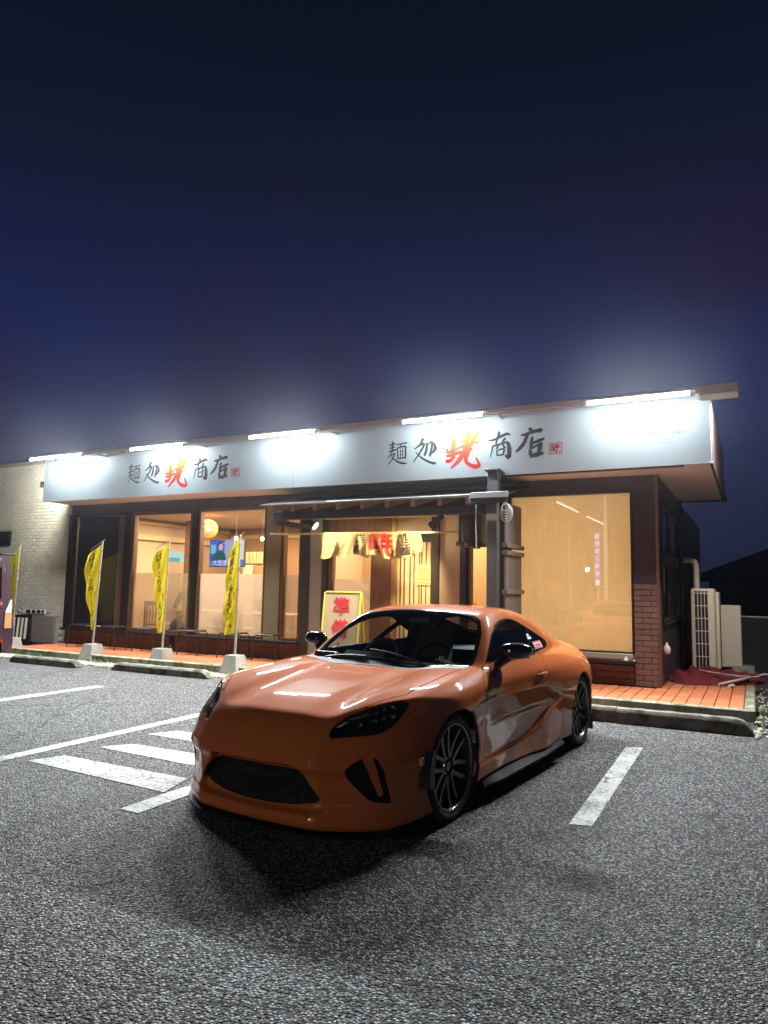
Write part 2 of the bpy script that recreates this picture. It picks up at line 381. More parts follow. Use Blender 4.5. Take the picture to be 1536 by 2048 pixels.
# ================================================================ restaurant building
B=thing('ramen_restaurant','single storey ramen restaurant with brown walls and large warmly lit windows','restaurant',(-7,YW,0))
def window(x0,x1,z0,z1,pane,frame=.05,mat='bronze',mull=None,y=YW):
    """aluminium frame recessed into the wall, pane inside it"""
    m=MB(); f=frame
    m.box(x0,x0+f,y-.02,y+.10,z0,z1,.004).box(x1-f,x1,y-.02,y+.10,z0,z1,.004).box(x0+f,x1-f,y-.018,y+.098,z1-f,z1,.004).box(x0+f,x1-f,y-.035,y+.098,z0,z0+f*.9,.004)
    o=m.build('window',M[mat],B)
    p=MB().box(x0+f-.006,x1-f+.006,y+.030,y+.036,z0+f-.006,z1-f+.006).build('pane',pane,o)
    return o
M['glass']=glass('window_glass',(.97,.96,.93),1.0)
M['frost']=None
def frostmat(name,tint,tr=.18):
    k=N(name); k.n.remove(k.b)
    rf=k.new('ShaderNodeBsdfRefraction'); rf.inputs['Roughness'].default_value=.13; rf.inputs['IOR'].default_value=1.25; rf.inputs[0].default_value=tint+(1,)
    ts=k.new('ShaderNodeBsdfTranslucent'); ts.inputs[0].default_value=tint+(1,); df=k.new('ShaderNodeBsdfDiffuse'); df.inputs[0].default_value=tuple(x*.75 for x in tint)+(1,)
    a=k.new('ShaderNodeMixShader'); a.inputs[0].default_value=tr; k.l(rf.outputs[0],a.inputs[1]); k.l(ts.outputs[0],a.inputs[2])
    b=k.new('ShaderNodeMixShader'); b.inputs[0].default_value=.10; k.l(a.outputs[0],b.inputs[1]); k.l(df.outputs[0],b.inputs[2]); k.l(b.outputs[0],k.o.inputs[0]); return k.m
M['frost']=frostmat('frosted_film',(.86,.80,.72))
def building():
    bw=M['brownwall']
    # wall band above the windows, right pier core, plinth cores, right side wall, back and roof
    box('wall',bw,B,-12.78,-7.66,YW,YW+.16,2.80,3.0); 
    box('wall',bw,B,-3.40,-1.125,YW+.0,YW+.16,2.79,3.0)
    box('wall',bw,B,-7.66,-3.40,YW+.02,YW+.16,2.62,3.0)
    box('wall',bw,B,-12.78,-6.9,YW+.03,YW+.2,.10,.42); box('wall',bw,B,-3.2,-1.46,YW+.03,YW+.2,.10,.42)
    box('wall',bw,B,-1.46,-1.125,YW+.018,YW+.3,1.50,2.789)
    box('wall',M['mortar'],B,-1.455,-1.13,YW+.02,YW+.3,.10,1.495)
    # right side wall with two tall windows, back wall
    box('side_wall',bw,B,-1.30,-1.128,YW+.301,YW+.36,.1,3.0); 
    box('side_wall',bw,B,-1.30,-1.128,YW+.36,13.3,2.62,2.998); box('side_wall',bw,B,-1.30,-1.128,YW+.36,13.3,.10,.98)
    box('side_wall',bw,B,-1.30,-1.128,13.10,19,.101,2.999); box('side_wall',bw,B,-1.30,-1.1281,11.55,11.68,.98,2.62)
    box('rear_wall',M['beige'],B,-12.9,-1.31,16.0,16.15,.1,3.0)
    box('corner_bead',M['bronze'],B,-1.155,-1.118,YW-.012,YW+.03,.13,3.0)
    for y0 in (YW+.36,11.68):
        y1=y0+(1.19 if y0<11 else 1.42)
        m=MB(); f=.05
        m.box(-1.16,-1.108,y0,y0+f,.98,2.62).box(-1.16,-1.108,y1-f,y1,.98,2.62).box(-1.16,-1.1085,y0+f,y1-f,.98,1.03).box(-1.16,-1.1085,y0+f,y1-f,2.57,2.62).box(-1.16,-1.1085,y0+f,y1-f,1.80,1.98)
        w=m.build('side_window',M['darkframe'],B)
        MB().box(-1.142,-1.136,y0+f-.005,y1-f+.005,1.0,2.6).build('pane',M['glass'],w)
        MB().box(-1.20,-1.19,y0+f,y1-f,1.0,2.6).build('blind',M['sideblind'],w)
    box('window_ledge',M['darkframe'],B,-1.128,-1.09,YW+.36,13.1,.945,.978)
    # roof slab, soffit and fascia of the overhanging eave
    box('roof',M['darkframe'],B,-12.9,-.42,YS+.06,16.2,3.30,3.42)
    s=MB().box(-12.70,-7.0,YS+.03,YW,3.0,3.03).box(-3.3,-.40,YS+.03,YW-.001,3.0,3.03).box(-1.12,-.402,YW,13.4,3.0005,3.03).box(-7.0,-3.3,YS+.03,YW,3.001,3.03).build('soffit',M['cream'],B)
    box('soffit_trim',M['darkframe'],B,-3.1,-.72,YS+.002,YS+.07,2.965,2.998)
    box('eave_fascia',bw,B,-.43,-.395,YS+.05,13.45,3.0,3.80)
    box('eave_fascia',bw,B,-12.72,-12.69,YS+.05,YW,3.0,3.80)
    # columns of the facade
    col=M['darkframe']
    for x0,x1 in ((-12.79,-12.68),(-11.13,-10.98),(-9.38,-9.25)): MB().box(x0,x1,YW-.045,YW+.12,.42,2.80,.006).build('mullion',col,B)
    MB().box(-7.66,-7.34,YW-.03,YW+.15,.42,2.799,.006).build('pillar',plain('olive_plaster_pillar',(.24,.20,.12),.75,.1,3),B)
    MB().box(-3.40,-3.21,YW-.03,YW+.15,.13,2.789,.006).build('pillar',col,B)
    # sills
    MB().box(-12.8,-6.88,YW-.10,YW+.06,.40,.452,.008).build('window_sill',M['darkframe'],B)
    MB().box(-3.22,-1.44,YW-.11,YW+.06,.415,.47,.008).build('window_sill',M['darkframe'],B)
    MB().box(-3.2,-1.47,YW-.06,YW+.04,.472,.555,.006).build('sill_rail',plain('silver_sill_rail',(.45,.43,.36),.35,.08,4,metal=.5),B)
    # windows
    g=M['glass']
    w=window(-12.68,-11.13,.455,2.80,g,.05,'darkframe'); MB().box(-12.6,-11.42,YW+.06,YW+.075,.52,2.745).build('blind',M['navyblind'],w); MB().box(-11.42,-11.19,YW+.06,YW+.085,.52,2.745).build('jamb_panel',M['brownwood'],w)
    for x0,x1,fr in ((-10.98,-9.38,.07),(-9.25,-7.66,.05)):
        w=window(x0,x1,.455,2.80,g,fr); f=MB().box(x0+fr,x1-fr,YW+.044,YW+.047,.505,1.59).build('frosted_film',M['frost'] if x0<-9.5 else M['frost2'],w)
    w=window(-7.33,-6.90,.455,2.60,g,.055); MB().box(-7.28,-6.95,YW+.044,YW+.047,.505,1.59).build('frosted_film',M['frost'],w)
    box('wall',M['brownwood'],B,-7.34,-6.9,YW+.03,YW+.12,2.605,2.62)
    w=window(-3.21,-1.46,.555,2.79,g,.022,'darkframe'); MB().box(-3.19,-1.48,YW+.075,YW+.078,.565,2.78).build('roller_blind',M['blind'],w)
    # room shell
    box('room_floor',plain('room_floor',(.20,.11,.06),.4,.1,3),B,-12.7,-1.32,YW+.21,15.99,.10,.14)
    box('ceiling',plain('room_ceiling',(.62,.52,.38),.8,.05,2),B,-12.7,-1.32,YW+.165,15.99,2.90,2.93)
    box('partition_wall',plain('tan_room_wall',(.36,.21,.105),.8,.06,2,bump=.1),B,-12.7,-6.95,15.2,15.3,.14,2.9)
    box('partition_wall',M['beige'],B,-12.72,-12.6,YW+.3,15.2,.14,2.9); box('partition_wall',M['beige'],B,-6.95,-6.90,YW+.3,15.2,.14,2.9); box('partition_wall',M['beige'],B,-3.4,-3.35,YW+.3,15.2,.14,2.9)
    box('partition_wall',plain('tan_back_wall',(.44,.29,.15),.8,.06,2,bump=.1),B,-6.9,-3.4,12.4,12.5,.14,2.9)
    c=MB().box(-12.5,-9.9,15.10,15.2,2.62,2.72).box(-12.6,-12.5,YW+.4,15.1,2.40,2.52).box(-12.6,-12.5,YW+.4,15.1,2.76,2.82).build('cornice',M['palewood'],B)
    MB().box(-12.12,-11.9,12.95,13.15,.14,2.9,.01).build('post',M['brownwood'],B)
    MB().box(-12.5,-11.2,14.2,14.6,.14,1.05,.02).build('counter',M['orangewood'],B)
    w=MB().box(-12.6,-12.585,12.86,13.50,1.93,2.17).build('serving_hatch',M['hatchlight'],B); MB().box(-12.584,-12.58,12.88,13.30,1.94,2.03).build('hatch_cabinet',emit('teal_cabinet_glow',(.22,.55,.55),.9),w)  # kitchen light put into the glowing colours of hatch and cabinet
    for k,(y,z,a,b) in enumerate(((14.2,1.7,.35,.5),(11.6,1.8,.22,.3))): MB().box(-12.6,-12.585,y,y+a,z,z+b).build('wall_poster',plain('wall_poster_%d'%k,((.5,.35,.2),(.45,.2,.12))[k],.7,.5,18),B)
    for k,(x,z,a,b) in enumerate(((-10.0,1.75,.45,.6),(-9.3,1.85,.3,.42),(-8.6,1.7,.5,.36),(-8.0,1.9,.25,.35))): MB().box(x,x+a,15.18,15.2,z,z+b).build('wall_poster',plain('back_poster_%d'%k,((.55,.42,.22),(.5,.12,.08),(.3,.36,.3),(.6,.5,.35))[k],.7,.5,18),B)
M['blind']=None
def blindmat():
    k=N('woven_roller_blind'); v=k.coord('World',scale=(95,95,2.5)); n=k.noise(v,1,4,.6); n2=k.noise(k.coord('World',scale=(3,3,150)),1,3)
    c=k.mix(k.math('MULTIPLY',k.math('ADD',n,n2),.5),(.50,.38,.22),(1.0,.90,.72)); k.n.remove(k.b)
    t=k.new('ShaderNodeBsdfTranslucent'); d=k.new('ShaderNodeBsdfDiffuse'); k.l(c,t.inputs[0]); k.l(c,d.inputs[0])
    m=k.new('ShaderNodeMixShader'); m.inputs[0].default_value=.35; k.l(t.outputs[0],m.inputs[1]); k.l(d.outputs[0],m.inputs[2]); k.l(m.outputs[0],k.o.inputs[0]); return k.m
M['blind']=blindmat()
M['sideblind']=plain('tan_side_blind',(.50,.33,.19),.7,.1,8)
M['frost2']=frostmat('white_frosted_film',(.92,.88,.85),.32)
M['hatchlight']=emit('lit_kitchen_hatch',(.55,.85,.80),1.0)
building()
def bricks():
    """running-bond bricks, each its own part"""
    # pier and plinth of the restaurant
    h=.0745; L=.30
    b1=None
    def put(x0,x1,z,y=YW,par=B,mat='brick',name='brick',hh=h,dep=.03,cache={}):
        key=(round(x1-x0,3),mat)
        if key not in cache:
            w=(x1-x0)/2-.004; cache[key]=MB().box(-w,w,0,dep,.004,hh-.004,.003).build(name,M[mat],par,loc=(0,0,0)); o=cache[key]
        else:
            o=cache[key].copy(); COL.objects.link(o); o.parent=par
        o.location=WORLD[par.name].inverted()@Vector(((x0+x1)/2,y-.004+random.uniform(-.002,.002),z))
    n=18
    for r in range(n):
        z=.132+r*h*1.02
        if z+h>1.52: break
        a,b=-1.455,-1.13
        if r%2: put(a,a+.11,z); put(a+.11,b,z)
        else: put(a,a+.22,z); put(a+.22,b,z)
    for r in range(3):
        z=.132+r*.088
        for x0,x1 in ((-12.76,-6.9),(-3.2,-1.46)):
            x=x0-(.15 if r%2 else 0)
            while x<x1-.02:
                a,b=max(x,x0),min(x+.45,x1)
                if b-a>.06: put(round(a,3),round(b,3),z,y=YW+.01,hh=.088)
                x+=.45
bricks()
# ---------------------------------------------------------------- pale brick building to the left
def annex():
    A=thing('pale_brick_building','pale grey brick building adjoining the restaurant at the left edge','building',(-16,10.3,0))
    box('wall',M['wmortar'],A,-20,-12.80,10.31,10.5,.0,3.97); box('coping',M['greypillar'],A,-20,-12.72,10.24,10.5,3.97,4.05)
    hh,L=.0725,.215; cnt=0; rest=MB(); cache={}
    holes=[(-15.6,-14.78,2.17,2.50),(-14.62,-13.12,.0,.66),(-14.2,-13.45,.68,.80)]
    cells=[]
    for r in range(55):
        z=.0+r*hh; x=-12.80-(L/2 if r%2 else 0)
        if r%2: cells.append((-12.80-L/2,-12.80,z))
        while x>-17:
            cells.append((x-L,x,z)); x-=L
    cells=[c for c in cells if not any(c[0]<h[1] and c[1]>h[0] and c[2]<h[3]-.01 and c[2]+hh>h[2]+.01 for h in holes)]
    cells.sort(key=lambda c:(-c[1]*1.0)+abs(c[2]-1.9)*.55)
    for a,b,z in cells:
        if cnt<300:
            key=round(b-a,3)
            if key not in cache: cache[key]=MB().box(-(b-a)/2+.005,(b-a)/2-.005,0,.03,.005,hh-.005,.003).build('brick',M['wbrick'],A,loc=(0,0,0)); o=cache[key]
            else: o=cache[key].copy(); COL.objects.link(o); o.parent=A
            o.location=WORLD[A.name].inverted()@Vector(((a+b)/2,10.295+random.uniform(-.002,.002),z)); cnt+=1
        else: rest.box(a+.005,b-.005,10.295,10.32,z+.005,z+hh-.005)
    f=rest.build('brickwork',M['wbrick'],A,fix=False); f['kind']='stuff'
    w=MB().box(-15.6,-14.78,10.27,10.31,2.17,2.50,.01).build('vent_window',M['black'],A); MB().box(-15.55,-14.83,10.262,10.27,2.22,2.45).build('pane',M['navyblind'],w)
    v=MB().box(-14.2,-13.45,10.275,10.31,.69,.79,.006).build('vent_cap',M['chalk'],A)
    MB().box(-14.05,-13.92,10.268,10.275,.705,.775).box(-13.86,-13.76,10.268,10.275,.705,.775).box(-13.70,-13.60,10.268,10.275,.705,.775).box(-13.55,-13.49,10.268,10.275,.705,.775).build('slot',M['black'],v)
    box('hatch_panel',plain('taupe_hatch_panel',(.24,.20,.17),.6,.08,6),A,-13.82,-13.12,10.25,10.30,.10,.66,.006)
    box('niche',M['black'],A,-14.62,-13.83,10.29,10.30,.02,.655)
    for i in range(5): MB().tube([(-14.5+.13*i,10.22,.15),(-14.5+.13*i+random.uniform(-.02,.02),10.24,.60)],.026,8).build('pipe',M['acwhite'],A,smooth=True)
annex()
# ---------------------------------------------------------------- entrance bay of the facade
def entrance():
    yd=YW
    box('dark_post',M['darkwood'],B,-6.90,-6.72,yd-.06,yd+.12,.13,2.61,.006)
    box('pillar',M['greypillar'],B,-6.72,-6.47,yd-.04,yd+.12,.13,2.61,.006)
    box('dark_post',M['darkwood'],B,-6.47,-6.36,yd-.05,yd+.12,.13,2.61,.006)
    # fixed glazing with film
    m=MB().box(-6.36,-6.28,yd,yd+.1,.14,2.0).box(-5.55,-5.45,yd,yd+.1,.14,2.0).box(-6.28,-5.55,yd+.002,yd+.098,1.93,2.0).box(-6.28,-5.55,yd+.002,yd+.098,.14,.3)
    w=m.build('fixed_window',M['brownwood'],B); MB().box(-6.285,-5.545,yd+.04,yd+.046,.295,1.935).build('pane',M['glass'],w); MB().box(-6.28,-5.55,yd+.05,yd+.053,.9,1.52).build('frosted_film',M['frost2'],w)
    for i in range(6): box('lintel_board',M['brownwood'],B,-6.36+.155*i+.003,-6.36+.155*(i+1)-.003,yd+.005,yd+.09,2.002,2.60)
    box('door_jamb',M['brownwood'],B,-5.45,-5.16,yd-.012,yd+.12,.14,2.6)
    box('door_jamb',M['orangewood'],B,-5.16,-5.09,yd-.03,yd+.12,.14,2.6)
    # sliding lattice door
    d=MB().box(-5.09,-4.45,yd+.06,yd+.075,.14,2.12).build('sliding_door',M['doorpaper'],B)
    for x in (-5.03,-4.96,-4.86,-4.79,-4.70,-4.66,-4.585,-4.50): MB().box(x-.007,x+.007,yd+.045,yd+.06,.14,2.12).build('slat',M['brownwood'],d)
    MB().box(-5.09,-4.45,yd+.04,yd+.085,2.12,2.19).build('rail',M['darkwood'],d)
    MB().box(-4.73,-4.50,yd+.036,yd+.042,1.44,1.76).build('notice',plain('notice_paper',(.72,.55,.25),.8,.1,30),d)
    for i in range(5): MB().box(-4.715,-4.515,yd+.0335,yd+.036,1.47+.056*i,1.478+.056*i).build('notice_line',M['brownwood'],d)
    box('transom',plain('speckled_transom',(.50,.40,.26),.9,.25,60),B,-5.09,-4.45,yd+.03,yd+.1,2.26,2.56); box('transom_frame',M['darkwood'],B,-5.09,-4.45,yd+.0,yd+.11,2.19,2.26)
    box('dark_post',M['darkwood'],B,-4.45,-4.32,yd-.06,yd+.12,.13,2.61,.006)
    box('wall',M['beige'],B,-4.32,-3.97,yd-.02,yd+.12,.13,2.61)
    box('dark_post',M['darkwood'],B,-3.97,-3.86,yd-.07,yd+.12,.13,2.61,.006)
    m=MB().box(-3.86,-3.81,yd,yd+.1,.9,2.1).box(-3.49,-3.41,yd,yd+.1,.9,2.1).box(-3.81,-3.49,yd+.002,yd+.098,2.03,2.1).box(-3.81,-3.49,yd+.002,yd+.098,.9,.96)
    w=m.build('side_light_window',M['bronze'],B); MB().box(-3.815,-3.485,yd+.04,yd+.046,.955,2.035).build('pane',M['glass'],w)
    box('wall',M['beige'],B,-3.86,-3.41,yd,yd+.12,.13,.9); box('wall',M['greywood'],B,-3.86,-3.41,yd,yd+.12,2.1,2.61)
    box('threshold',M['concrete'],B,-6.4,-3.9,yd-.25,yd-.03,.131,.165,.01)
M['doorpaper']=plain('door_paper',(.70,.60,.36),.8,.08,3)
entrance()
# ---------------------------------------------------------------- porch roof with posts and side screens
def porch():
    P=thing('entrance_porch','dark timber porch roof with posts and board screens over the entrance','porch',(-5,9.6,0))
    y0,y1=9.20,10.22; zf,zb=2.66,2.90
    roof=MB().add([(-7.06,y0,zf),(-2.92,y0,zf),(-2.92,y1,zb),(-7.06,y1,zb),(-7.06,y0,zf+.020),(-2.92,y0,zf+.020),(-2.92,y1,zb+.020),(-7.06,y1,zb+.020)],[(0,3,2,1),(4,5,6,7),(0,1,5,4),(1,2,6,5),(2,3,7,6),(3,0,4,7)]).build('roof',M['darkwood'],P)
    MB().tube([(-5.75,y0-.03,zf+.02),(-2.95,y0-.03,zf+.025)],.011,8).build('gutter',plain('zinc_gutter',(.26,.28,.25),.4,.1,5,metal=.6),P,smooth=True)
    MB().box(-3.45,-2.90,y0-.04,y0-.012,zf-.10,zf-.012,.004).build('end_board',M['darkwood'],P); MB().box(-3.42,-2.88,y0-.055,y0-.041,zf-.03,zf+.05,.004).build('end_flashing',plain('zinc_flashing',(.16,.17,.185),.45,.1,5,metal=.4),P)
    x=-6.85
    while x<-3.3:
        MB().add([(x-.035,y0+.03,zf-.10),(x+.035,y0+.03,zf-.10),(x+.035,y1,zb-.10),(x-.035,y1,zb-.10),(x-.035,y0+.03,zf-.002),(x+.035,y0+.03,zf-.002),(x+.035,y1,zb-.002),(x-.035,y1,zb-.002)],[(0,3,2,1),(4,5,6,7),(0,1,5,4),(1,2,6,5),(2,3,7,6),(3,0,4,7)]).build('rafter',M['orangewood'],P); x+=.42
    MB().box(-6.85,-3.28,y0+.10,y0+.22,zf-.22,zf-.102,.006).build('beam',M['darkwood'],P)
    MB().box(-6.3,-4.0,9.98,10.08,2.50,2.62,.006).build('beam',M['palewood'],P)
    p=MB().box(-3.22,-3.07,9.25,9.38,.13,2.63,.006).build('post',wood('dark_brown_post',(.05,.04,.036),(.085,.068,.06)),P)
    p=MB().box(-3.215,-3.065,9.27,9.40,2.66,3.03,.006).build('post',M['darkwood'],P); MB().add([(-3.25,9.22,3.03),(-3.03,9.22,3.03),(-3.03,9.95,2.93),(-3.25,9.95,2.93),(-3.25,9.22,3.05),(-3.03,9.22,3.05),(-3.03,9.95,2.95),(-3.25,9.95,2.95)],[(0,3,2,1),(4,5,6,7),(0,1,5,4),(1,2,6,5),(2,3,7,6),(3,0,4,7)]).build('cap',M['greywood'],p)
    MB().box(-6.85,-6.73,9.26,10.2,2.36,2.44,.006).build('beam',M['darkwood'],P)
    # side screens: upright boards with ledges
    def screen(x,ya,yb,za,zb_,n,ledges):
        w=(yb-ya)/n
        for i in range(n): MB().box(x-.012+random.uniform(-.002,.002),x+.012,ya+w*i+.003,ya+w*(i+1)-.003,za,zb_,.003).build('board',M['greywood'],P)
        for z in ledges: MB().box(x-.03,x+.05,ya-.04,yb+.02,z-.03,z+.03,.005).build('ledge',M['greywood'],P)
    screen(-3.02,9.45,10.2,.14,1.88,6,(1.36,1.90)); screen(-3.02,9.45,10.2,1.98,2.60,6,(2.0,))
    screen(-3.70,9.45,10.2,2.0,2.55,6,(2.03,))
    m=MB()
    for i in range(5):
        r=.045+.012*i; m.tube([(-2.98+r*math.cos(a/12*6.28)*1.0,9.34+.01*i,2.52-.02*i+r*math.sin(a/12*6.28)*1.3) for a in range(13)],.005,5)
    m.build('cable_coil',M['chalk'],P,smooth=True)
    MB().tube([(-3.36,9.22,2.55),(-3.36,9.22,2.2),(-3.35,9.22,1.95)],.008,6).build('drip_pipe',M['steel'],P,smooth=True)
porch()
# ---------------------------------------------------------------- sign board and its lettering
STROKES={'noodle':[[(-1.196,0.156,0.021),(-1.143,0.161,0.024),(-1.091,0.176,0.024)],[(-1.184,0.107,0.021),(-1.096,0.125,0.021)],[(-1.2,0.056,0.018),(-1.079,0.08,0.027)],[(-1.138,0.207,0.027),(-1.139,0.05,0.024)],[(-1.149,0.055,0.021),(-1.182,-0.012,0.018),(-1.223,-0.047,0.012)],[(-1.161,-0.004,0.018),(-1.103,0.019,0.024),(-1.139,-0.064,0.018),(-1.209,-0.144,0.012)],[(-1.156,-0.025,0.015),(-1.054,-0.104,0.024),(-0.96,-0.137,0.033),(-0.888,-0.142,0.009)],[(-1.067,0.153,0.018),(-0.897,0.172,0.024)],[(-0.988,0.159,0.018),(-1.016,0.106,0.015)],[(-1.054,0.105,0.018),(-1.042,-0.067,0.021)],[(-1.054,0.101,0.018),(-0.927,0.118,0.027),(-0.916,0.068,0.027),(-0.916,-0.068,0.024)],[(-1.004,0.089,0.012),(-0.999,-0.051,0.012)],[(-0.962,0.09,0.012),(-0.958,-0.054,0.012)],[(-1.043,-0.06,0.018),(-0.916,-0.053,0.021)],[(-0.999,0.044,0.012),(-0.961,0.048,0.012)],[(-0.998,-0.002,0.012),(-0.961,0.001,0.012)]],'place':[[(-0.633,0.211,0.048),(-0.678,0.125,0.039),(-0.773,0.065,0.015)],[(-0.728,0.099,0.018),(-0.616,0.131,0.042),(-0.663,0.03,0.033),(-0.786,-0.133,0.015)],[(-0.747,0.014,0.015),(-0.645,-0.079,0.027),(-0.524,-0.147,0.036),(-0.444,-0.17,0.042),(-0.413,-0.161,0.012)],[(-0.568,0.145,0.03),(-0.571,0.052,0.045),(-0.601,-0.041,0.039)],[(-0.551,0.119,0.018),(-0.488,0.151,0.033),(-0.491,0.055,0.042),(-0.521,-0.051,0.03)],[(-0.464,0.138,0.024),(-0.431,0.047,0.06),(-0.502,-0.033,0.018)],[(-0.501,-0.048,0.018),(-0.517,-0.073,0.009)]],'dawn':[[(-0.139,0.16,0.068),(-0.146,0.029,0.078),(-0.153,-0.08,0.073)],[(-0.241,0.032,0.034),(-0.234,-0.023,0.039),(-0.092,0.01,0.044)],[(-0.249,-0.077,0.039),(-0.153,-0.065,0.053),(-0.038,-0.03,0.049)],[(-0.254,-0.15,0.058),(-0.194,-0.15,0.053),(-0.133,-0.092,0.063)],[(-0.115,0.008,0.034),(-0.057,0.026,0.039)],[(0.084,0.262,0.029),(0.078,0.194,0.073),(0.056,0.108,0.083)],[(-0.035,0.112,0.024),(0.037,0.128,0.044),(0.141,0.156,0.039)],[(0.236,0.242,0.029),(0.188,0.166,0.058),(0.123,0.07,0.058)],[(0.056,0.068,0.024),(0.132,0.088,0.034),(0.244,0.09,0.019)],[(-0.058,0.044,0.034),(0.038,0.052,0.053),(0.151,0.079,0.049)],[(-0.047,-0.047,0.029),(0.057,-0.019,0.049),(0.142,-0.001,0.039)],[(0.056,0.076,0.073),(0.019,-0.038,0.078),(-0.056,-0.141,0.068),(-0.18,-0.264,0.019)],[(0.098,0.065,0.083),(0.069,-0.059,0.083),(0.047,-0.145,0.058),(0.081,-0.208,0.053),(0.153,-0.249,0.058),(0.218,-0.26,0.063),(0.251,-0.233,0.049),(0.201,-0.126,0.019)]],'trade':[[(0.535,0.22,0.024),(0.542,0.173,0.048),(0.52,0.121,0.036)],[(0.385,0.1,0.015),(0.484,0.11,0.036),(0.584,0.152,0.042),(0.665,0.177,0.042),(0.711,0.155,0.012)],[(0.517,0.122,0.03),(0.499,0.041,0.027)],[(0.632,0.116,0.036),(0.584,0.045,0.03)],[(0.451,0.016,0.027),(0.439,-0.05,0.024),(0.417,-0.148,0.012)],[(0.444,0.013,0.024),(0.557,0.037,0.027),(0.665,0.06,0.036)],[(0.672,0.052,0.048),(0.693,-0.034,0.066),(0.686,-0.156,0.06),(0.632,-0.124,0.018)],[(0.542,0.031,0.03),(0.506,-0.027,0.024)],[(0.593,0.034,0.024),(0.632,-0.022,0.033)],[(0.511,-0.052,0.024),(0.521,-0.124,0.027)],[(0.511,-0.052,0.021),(0.614,-0.035,0.027),(0.604,-0.119,0.027)],[(0.521,-0.122,0.021),(0.607,-0.115,0.027)]],'shop':[[(0.98,0.23,0.036),(1.011,0.182,0.072)],[(0.864,0.139,0.024),(0.931,0.147,0.042),(1.035,0.173,0.048),(1.142,0.192,0.054),(1.115,0.156,0.018)],[(0.959,0.159,0.048),(0.913,0.044,0.054),(0.86,-0.029,0.054),(0.793,-0.087,0.03)],[(1.021,0.101,0.036),(1.01,0.029,0.054),(1.003,-0.053,0.054)],[(1.028,0.014,0.03),(1.104,0.043,0.048),(1.183,0.067,0.036)],[(0.986,-0.066,0.03),(0.996,-0.126,0.06),(1.003,-0.181,0.03)],[(0.986,-0.069,0.024),(1.06,-0.034,0.03),(1.138,0.002,0.048)],[(1.141,0.009,0.054),(1.124,-0.066,0.066),(1.106,-0.137,0.048)],[(1.003,-0.161,0.042),(1.086,-0.149,0.066),(1.175,-0.132,0.03)]]}
def brush(m,pts,y,n=7):
    """one brush stroke: smoothed outline of varying width, a thin raised plate"""
    P=[Vector((p[0],p[1])) for p in pts]; w=[p[2] for p in pts]; Q=[];Wd=[]
    for i in range(len(P)-1):
        p0,p1,p2,p3=P[max(i-1,0)],P[i],P[i+1],P[min(i+2,len(P)-1)]
        for k in range(n):
            t=k/n; Q.append(.5*((2*p1)+(p2-p0)*t+(2*p0-5*p1+4*p2-p3)*t*t+(3*p1-p0-3*p2+p3)*t**3)); Wd.append(w[i]*(1-t)+w[i+1]*t)
    Q.append(P[-1]); Wd.append(w[-1]); Lf=[];Rt=[]
    for i,q in enumerate(Q):
        d=(Q[min(i+1,len(Q)-1)]-Q[max(i-1,0)]).normalized(); nn=Vector((-d.y,d.x)); j=1+.10*math.sin(i*2.3+q.x*60)
        Lf.append(q+nn*Wd[i]*.5*j); Rt.append(q-nn*Wd[i]*.5*(2-j))
    d0=(Q[0]-Q[1]).normalized()*Wd[0]*.35; d1=(Q[-1]-Q[-2]).normalized()*Wd[-1]*.35
    n=len(Q); v=[(a.x,y,a.y) for a in Lf]+[(a.x,y,a.y) for a in Rt]+[((Q[0]+d0).x,y,(Q[0]+d0).y),((Q[-1]+d1).x,y,(Q[-1]+d1).y)]
    f=[(i,i+1,n+i+1,n+i) for i in range(n-1)]+[(0,n,2*n),(n-1,2*n+1,2*n-1)]
    m.add(v,f)
CJK=None
def text_mesh(s,size,mat,name,parent,loc,rot=(math.pi/2,0,0),bold=0,spacing=1,align='CENTER',depth=.001,shear=0,sx=1,fat=0):
    c=bpy.data.curves.new(name,'FONT'); c.body=s; c.size=size; c.align_x=align; c.align_y='CENTER'; c.offset=bold; c.extrude=depth; c.space_character=spacing; c.shear=shear; c.resolution_u=3
    t=bpy.data.objects.new(name,c); COL.objects.link(t); dg=bpy.context.evaluated_depsgraph_get(); me=bpy.data.meshes.new_from_object(t.evaluated_get(dg)); bpy.data.objects.remove(t); bpy.data.curves.remove(c)
    me.materials.clear(); me.materials.append(mat); me.name=name; me.transform(Matrix.Diagonal((sx,1,1,1)))
    if fat:
        vs=[tuple(v.co) for v in me.vertices]; fs=[tuple(q.vertices) for q in me.polygons]; n=len(vs); V=[];Fs=[]
        for i,(dx,dy) in enumerate(((0,0),(fat,0),(-fat,0),(0,fat),(0,-fat))): V+=[(x+dx,y+dy,z+.0004*i) for x,y,z in vs]; Fs+=[tuple(k+n*i for k in f) for f in fs]
        me.clear_geometry(); me.from_pydata(V,[],Fs); me.update()
    o=bpy.data.objects.new(name,me); COL.objects.link(o); o.parent=parent
    p=WORLD[parent.name].inverted()@Vector(loc) if parent else Vector(loc); o.location=p; o.rotation_euler=rot; return o
def dawnmat():
    k=N('yellow_to_red_print'); v=k.coord('World'); sp=k.new('ShaderNodeSeparateXYZ'); k.l(v,sp.inputs[0]); mr=k.new('ShaderNodeMapRange'); mr.inputs[1].default_value=3.20; mr.inputs[2].default_value=3.64; k.l(sp.outputs['Z'],mr.inputs[0])
    k.set(Base_Color=k.ramp(mr.outputs[0],[(0,(.72,.02,.012)),(.35,(.75,.085,.01)),(.7,(.78,.24,.005)),(1,(.80,.42,.01))]),Roughness=.55); return k.m
M['dawn']=dawnmat()
